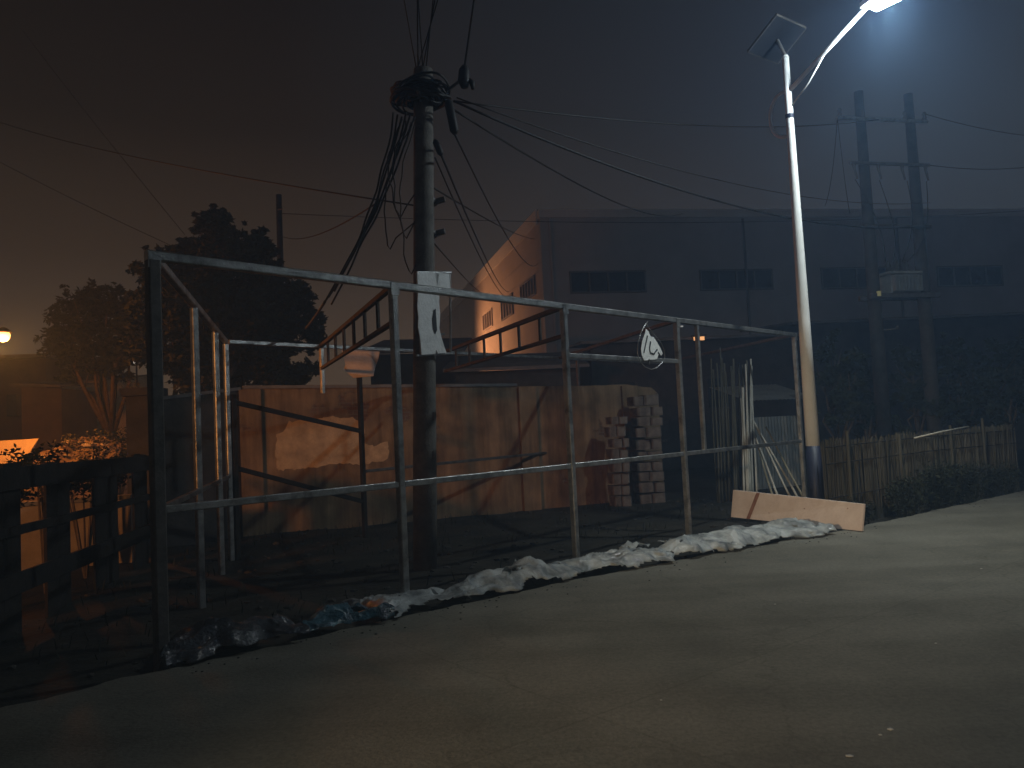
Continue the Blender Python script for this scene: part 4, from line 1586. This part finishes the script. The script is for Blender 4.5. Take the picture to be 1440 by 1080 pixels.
def shed(x0, x1, Y, ytop, depth, rise, label, cat='shed', wins=()):
    a, b = at(x0, ytop, Y), at(x1, ytop, Y + .6)
    t = thing('storage_shed', (a.x, a.y, YARD), label, cat, 'low sheds in front of the warehouse')
    h = (a.z + b.z) / 2
    part(MB().prism([V((a.x, a.y, YARD - .1)), V((b.x, b.y, YARD - .1)), V((b.x, b.y, h)), V((a.x, a.y, h))], (0, depth, 0)), 'wall', M['shed_wall'], t)
    e = .35
    part(MB().prism([V((a.x - e, a.y - e, h - .02)), V((b.x + e, b.y - e, h - .02)), V((b.x + e, b.y + depth + .2, h + rise)), V((a.x - e, a.y + depth + .2, h + rise))], (0, 0, .10)), 'roof', M['shed_roof'], t)
    for u0, u1, z0, z1 in wins:
        p, q_ = a.lerp(b, u0), a.lerp(b, u1)
        part(MB().prism([V((p.x, p.y - .02, z0)), V((q_.x, q_.y - .02, z0)), V((q_.x, q_.y - .02, z1)), V((p.x, p.y - .02, z1))], (0, .018, 0)), 'window', M['glass'], t)
    return t


shed(640, 812, 24, 520, 5, .9, 'low dark shed with a grey roof right behind the peeling wall', wins=((.3, .55, 1.9, 2.7),))
shed(830, 1120, 27, 478, 6, .5, 'long dark shed beyond the drop shaped sign, below the warehouse windows', wins=((.1, .2, 2, 3), (.55, .65, 2, 3)))
shed(1122, 1560, 29, 447, 6, .5, 'tall dark shed behind the transformer poles', wins=((.35, .42, 2, 3.2),))
shed(520, 640, 26, 497, 5, 1.0, 'dark shed roof showing between the telephone pole and the tree')
c = at(983, 476, 26.7)
am = thing('shed_lamp', c, 'small amber lamp glowing under the shed roof beyond the frame', 'lamp')
part(MB().box(c, .36, .05, .12), 'lens', M['small_amber'], am)
part(MB().box(c + V((0, .02, .1)), .5, .12, .05), 'hood', M['dark_steel'], am)
c = at(957, 459, 26.7)
wlmp = thing('shed_lamp', c, 'tiny white lamp beside the fourth front post under the top rail', 'lamp')
part(MB().box(c, .17, .05, .045), 'lens', glow('weak_white', (.9, .95, .9), .28), wlmp)
part(MB().box(c + V((0, .03, .05)), .22, .1, .03), 'hood', M['dark_steel'], wlmp)

# ------------------------------------------------------------------ left background: houses, lamp, awning
LY = 20.0
lc = at(4, 471, LY)


def sodium_lamp(base, zh, towards, label, group, lens_r=.17):
    t = thing('sodium_lamp', (base.x, base.y, YARD), label, 'street lamp', group)
    d = V(towards).normalized()
    part(MB().tube([V((base.x, base.y, YARD - .1)), V((base.x, base.y, zh - .25))], [.09, .06], 14), 'pole', M['far_pole'], t, True)
    e = V((base.x, base.y, zh)) + d * .95
    part(MB().tube([V((base.x, base.y, zh - .26)), V((base.x, base.y, zh + .05)) + d * .35, e + V((0, 0, .1))], .03, 10), 'arm', M['far_pole'], t, True)
    h = part(MB().tube([e + V((0, 0, .20)), e + V((0, 0, .14)), e + V((0, 0, .05))], [.05, .15, .22], 16), 'lamp_head', M['dark_steel'], t, True)
    l = MB().blob(e + V((0, 0, -.01)), lens_r, 2, 0, 1).build('lens', M['sodium'], None, True, origin=world_loc(t))
    l.parent = h
    l.location = (0, 0, 0)
    return e


e1 = sodium_lamp(V((lc.x - .95, lc.y, 0)), lc.z, (1, 0, 0), 'sodium street lamp glaring orange at the far left edge', 'sodium street lamps')

hs = at(-60, 501, 32)
h1 = at(64, 504, 33)
hz_ = hs.z
house = thing('house', (hs.x, hs.y, YARD), 'low flat roofed house in the orange glow at the far left', 'house')
part(MB().prism([V((hs.x - 4, hs.y, YARD - .1)), V((h1.x, h1.y, YARD - .1)), V((h1.x, h1.y, hz_ - .15)), V((hs.x - 4, hs.y, hz_ - .15))], (0, 6, 0)), 'wall', M['house_wall'], house)
part(MB().prism([V((hs.x - 4.3, hs.y - .5, hz_ - .148)), V((h1.x + .3, h1.y - .5, hz_ - .148)), V((h1.x + .3, h1.y - .5, hz_)), V((hs.x - 4.3, hs.y - .5, hz_))], (0, 6.8, 0)), 'roof', M['tin'], house)
for px in (18, 48):
    a_, b_ = at(px - 7, 555, hs.y - .02), at(px + 7, 585, hs.y - .02)
    w_ = part(MB().box(((a_.x + b_.x) / 2, hs.y + .25, (a_.z + b_.z) / 2), abs(b_.x - a_.x), .7, abs(a_.z - b_.z)), 'window', M['glass'], house)
k0, k1 = at(30, 541, 28), at(86, 544, 28.5)
an = thing('lean_to', (k0.x, k0.y, YARD), 'small lean-to with a grey roof below the flat roofed house', 'shed')
part(MB().prism([V((k0.x, k0.y, YARD)), V((k1.x, k1.y, YARD)), V((k1.x, k1.y, k1.z - .05)), V((k0.x, k0.y, k0.z - .05))], (0, 2.4, 0)), 'wall', M['house_wall'], an)
part(MB().prism([V((k0.x - .2, k0.y - .4, k0.z - .045)), V((k1.x + .2, k1.y - .4, k1.z - .045)), V((k1.x + .2, k1.y - .4, k1.z + .04)), V((k0.x - .2, k0.y - .4, k0.z + .04))], (0, 3.2, .25)), 'roof', M['shed_roof'], an)
# bright cream awning under the lamp
AY = 21.6
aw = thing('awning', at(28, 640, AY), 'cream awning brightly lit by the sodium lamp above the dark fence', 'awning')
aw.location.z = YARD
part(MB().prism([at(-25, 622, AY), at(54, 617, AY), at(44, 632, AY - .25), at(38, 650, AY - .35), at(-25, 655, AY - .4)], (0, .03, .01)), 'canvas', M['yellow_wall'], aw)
for px in (-20, 36):
    p = at(px, 640, AY + .1)
    part(MB().tube([V((p.x, p.y, YARD)), V((p.x, p.y, p.z + .1))], .03, 8), 'leg', M['dark_steel'], aw)
# lit background wall behind the forked tree
bwl = thing('background_wall', at(150, 640, 33), 'pale wall lit orange behind the forked tree', 'wall')
bwl.location.z = YARD
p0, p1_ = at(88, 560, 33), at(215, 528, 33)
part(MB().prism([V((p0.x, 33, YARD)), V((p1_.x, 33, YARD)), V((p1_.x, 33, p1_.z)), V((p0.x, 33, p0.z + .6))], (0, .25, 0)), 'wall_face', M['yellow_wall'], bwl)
part(MB().bar(V((p0.x, 33.1, p0.z + .63)), V((p1_.x, 33.1, p1_.z + .03)), .34, .06), 'coping', M['tin'], bwl)
# rubbish mound lit by the sodium lamp
random.seed(61)
mc = at(140, 630, 22.5)
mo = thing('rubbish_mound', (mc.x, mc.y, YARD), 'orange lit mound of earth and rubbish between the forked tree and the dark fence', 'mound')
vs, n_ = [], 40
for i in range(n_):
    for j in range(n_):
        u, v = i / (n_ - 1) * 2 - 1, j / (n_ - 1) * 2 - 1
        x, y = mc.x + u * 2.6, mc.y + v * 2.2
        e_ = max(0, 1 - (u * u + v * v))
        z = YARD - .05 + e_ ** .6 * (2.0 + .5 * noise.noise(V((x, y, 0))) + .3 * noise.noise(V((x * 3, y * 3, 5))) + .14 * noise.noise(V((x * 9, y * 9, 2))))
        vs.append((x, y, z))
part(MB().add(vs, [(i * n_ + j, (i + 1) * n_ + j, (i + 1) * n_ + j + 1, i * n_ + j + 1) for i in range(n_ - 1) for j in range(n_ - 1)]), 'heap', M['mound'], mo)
mb_ = MB()
for i in range(150):
    k = random.choice(vs)
    if k[2] > .4:
        a_ = V(k) + V((random.uniform(-.1, .1), random.uniform(-.1, .1), .02))
        mb_.blob(a_, random.uniform(.03, .11), 1, .7, 2, (1.4, 1, .6), i)
stuff(part(mb_, 'rubbish', M['litter'], mo))
# little white lamp
c = at(189, 507, 31)
sl = thing('wall_lamp', c, 'tiny bright white lamp in the dark left of the corner post', 'lamp')
part(MB().blob(c, .075, 2, 0, 1, (1, .6, 1.5)), 'bulb', M['small_white'], sl, True)
part(MB().tube([V((c.x + .02, c.y + .12, YARD)), V((c.x + .02, c.y + .12, c.z + .2))], .035, 8), 'post', M['far_pole'], sl)
# a few pale rags and litter by the far bushes
random.seed(41)
ob = MB()
for i in range(60):
    p = on(random.uniform(75, 190), random.uniform(655, 700), YARD)
    r = random.uniform(.03, .1)
    ob.blob((p.x, p.y, YARD + .03), r, 1, .6, 2, (1.4, 1, .5), i)
stuff(ob.build('litter', M['litter']))

# ------------------------------------------------------------------ weeds on the yard floor
random.seed(51)
gr = MB()
for i in range(2600):
    x, y = random.uniform(-5.5, 6.5), random.uniform(6.2, 17)
    if side_of_edge(x, y) < .35 or noise.noise(V((x * .8, y * .8, 2))) < -.05:
        continue
    z = YARD + ground_height(x, y)
    a = random.uniform(0, 2 * PI)
    l, w = random.uniform(.05, .17), .006
    d = V((math.cos(a), math.sin(a), 0))
    s_ = V((-d.y, d.x, 0)) * w
    b0 = V((x, y, z - .01))
    gr.add([b0 - s_, b0 + s_, b0 + d * l * .3 + s_ * .7 + V((0, 0, l * .7)), b0 + d * l * .3 - s_ * .7 + V((0, 0, l * .7)), b0 + d * l * .8 + V((0, 0, l))], [(0, 1, 2, 3), (3, 2, 4)])
stuff(gr.build('grass', M['weed']))

# ------------------------------------------------------------------ lights


def spot(name, loc, target, W, col, deg, blend, rad):
    d = bpy.data.lights.new(name, 'SPOT')
    d.energy = W
    d.color = col
    d.spot_size = math.radians(deg)
    d.spot_blend = blend
    d.shadow_soft_size = rad
    o = bpy.data.objects.new(name, d)
    COL.objects.link(o)
    o.location = loc
    o.rotation_euler = (V(target) - V(loc)).to_track_quat('-Z', 'Y').to_euler()
    return o


def point(name, loc, W, col, rad):
    d = bpy.data.lights.new(name, 'POINT')
    d.energy = W
    d.color = col
    d.shadow_soft_size = rad
    o = bpy.data.objects.new(name, d)
    COL.objects.link(o)
    o.location = loc
    return o


LED_W, SPILL_W, SOD_W, SIDE_W, WARM_W, GABLE_W = 540, 640, 800, 8000, 5400, 4800
spot('led_light', hd + V((0, 0, -.03)), hd + V((.35, -.2, -5)), LED_W, (.97, .98, .82), 132, 1.0, .12)
point('led_spill', hd + V((0, 0, -.05)), SPILL_W, (.80, .94, 1.0), .12)
point('sodium_light', e1 + V((.05, -.1, -.22)), SOD_W, (1.0, .27, .035), .15)
# assumed sodium lamp, unseen behind the viewer on the left, added to light the wall
wb = V((-14.6, -7.0, 0))
e2_ = sodium_lamp(wb, 4.9, (.5, 1, 0), 'sodium street lamp standing down the road behind the viewer', 'sodium street lamps')
spot('street_sodium_light', e2_ + V((.02, .05, -.26)), V((-3.0, 15.2, .9)), SIDE_W, (1.0, .37, .085), 25, 1.0, .6)
# unseen warm source behind the viewer; its short post and shade are added
sb_ = V((-7.2, -6.6, 0))
sl2 = thing('shaded_lamp', (sb_.x, sb_.y, YARD), 'shaded warm lamp on a short post at the road edge behind the viewer', 'lamp')
sd_ = V((.5, .86, 0))
part(MB().tube([V((sb_.x, sb_.y, YARD - .1)), V((sb_.x, sb_.y, 3.3))], [.05, .04], 10), 'post', M['far_pole'], sl2, True)
sp_ = V((sb_.x, sb_.y, 3.15)) + sd_ * .45
part(MB().tube([V((sb_.x, sb_.y, 3.25)), sp_ + V((0, 0, .1))], .02, 8), 'arm', M['far_pole'], sl2, True)
part(MB().tube([sp_ + V((0, 0, .14)) - sd_ * .02, sp_ + V((0, 0, .04)), sp_ + V((0, 0, -.02))], [.04, .14, .2], 16), 'shade', M['dark_steel'], sl2, True)
spot('warm_light', sp_ + sd_ * .03 + V((0, 0, -.08)), V((4.6, 10.4, .1)), WARM_W, (1.0, .74, .43), 23, 1.0, .06)
# assumed yard lamp, unseen behind the shed roofs, added to light the warehouse side
gl = C0 + gdv * 16 + go * 6.5 + zc * 6.4
yl = thing('yard_lamp', (gl.x, gl.y, YARD), 'yard lamp on a post beside the warehouse side wall', 'lamp')
part(MB().tube([V((gl.x, gl.y, YARD)), gl + V((0, 0, .3))], .06, 10), 'post', M['far_pole'], yl)
part(MB().box(gl + V((0, 0, .2)), .5, .3, .12), 'lamp_head', M['dark_steel'], yl)
spot('yard_light', gl + V((.0, 0, .05)) - go * .15, C0 + gdv * 13 + zc * 7.5, GABLE_W, (1.0, .40, .16), 112, .9, .15)

# ------------------------------------------------------------------ sky
w = bpy.data.worlds.new('World')
S.world = w
w.use_nodes = True
nt = w.node_tree
bg = nt.nodes['Background']
tc = nt.nodes.new('ShaderNodeTexCoord')
sep = nt.nodes.new('ShaderNodeSeparateXYZ')
nt.links.new(tc.outputs['Generated'], sep.inputs[0])
rv = nt.nodes.new('ShaderNodeValToRGB')
rv.color_ramp.elements[0].position = 0.0
rv.color_ramp.elements[0].color = (.115, .072, .043, 1)
rv.color_ramp.elements[1].position = .55
rv.color_ramp.elements[1].color = (.0052, .0032, .0016, 1)
for p_, c_ in ((.12, (.092, .057, .034, 1)), (.22, (.044, .026, .0145, 1)), (.36, (.0145, .0085, .0042, 1))):
    rv.color_ramp.elements.new(p_).color = c_
nt.links.new(sep.outputs['Z'], rv.inputs['Fac'])
rc2 = nt.nodes.new('ShaderNodeValToRGB')      # cooler city glow to the right
rc2.color_ramp.elements[0].color = (.050, .050, .050, 1)
rc2.color_ramp.elements[1].position = .62
rc2.color_ramp.elements[1].color = (.011, .015, .020, 1)
nt.links.new(sep.outputs['Z'], rc2.inputs['Fac'])
rx = nt.nodes.new('ShaderNodeMapRange')
rx.inputs['From Min'].default_value = -.25
rx.inputs['From Max'].default_value = .55
nt.links.new(sep.outputs['X'], rx.inputs['Value'])
mxw = nt.nodes.new('ShaderNodeMixRGB')
nt.links.new(rx.outputs['Result'], mxw.inputs[0])
nt.links.new(rv.outputs['Color'], mxw.inputs[1])
nt.links.new(rc2.outputs['Color'], mxw.inputs[2])
nt.links.new(mxw.outputs['Color'], bg.inputs['Color'])
bg.inputs['Strength'].default_value = 1.0

# ------------------------------------------------------------------ night haze
hb_ = MB().box((10, 24, 9.5), 200, 136, 23)
hz = hb_.build('haze', M['earth'])
hm = bpy.data.materials.new('night_haze')
hm.use_nodes = True
n = hm.node_tree.nodes
n.remove(n['Principled BSDF'])
pv_ = n.new('ShaderNodeVolumePrincipled')
pv_.inputs['Color'].default_value = (.36, .60, 1.0, 1)
pv_.inputs['Density'].default_value = .0070
pv_.inputs['Anisotropy'].default_value = .15
hm.node_tree.links.new(pv_.outputs[0], n['Material Output'].inputs['Volume'])
hz.data.materials[0] = hm
stuff(hz)

# ------------------------------------------------------------------ render settings
S.render.engine = 'CYCLES'
S.view_settings.view_transform = 'Standard'
S.view_settings.look = 'None'
S.view_settings.exposure = 0
S.view_settings.gamma = 1
cy = S.cycles
cy.use_denoising = True
cy.max_bounces = 5
cy.diffuse_bounces = 3
cy.glossy_bounces = 2
cy.transmission_bounces = 3
cy.volume_bounces = 1
cy.transparent_max_bounces = 8
cy.sample_clamp_indirect = 2.0
cy.sample_clamp_direct = 0
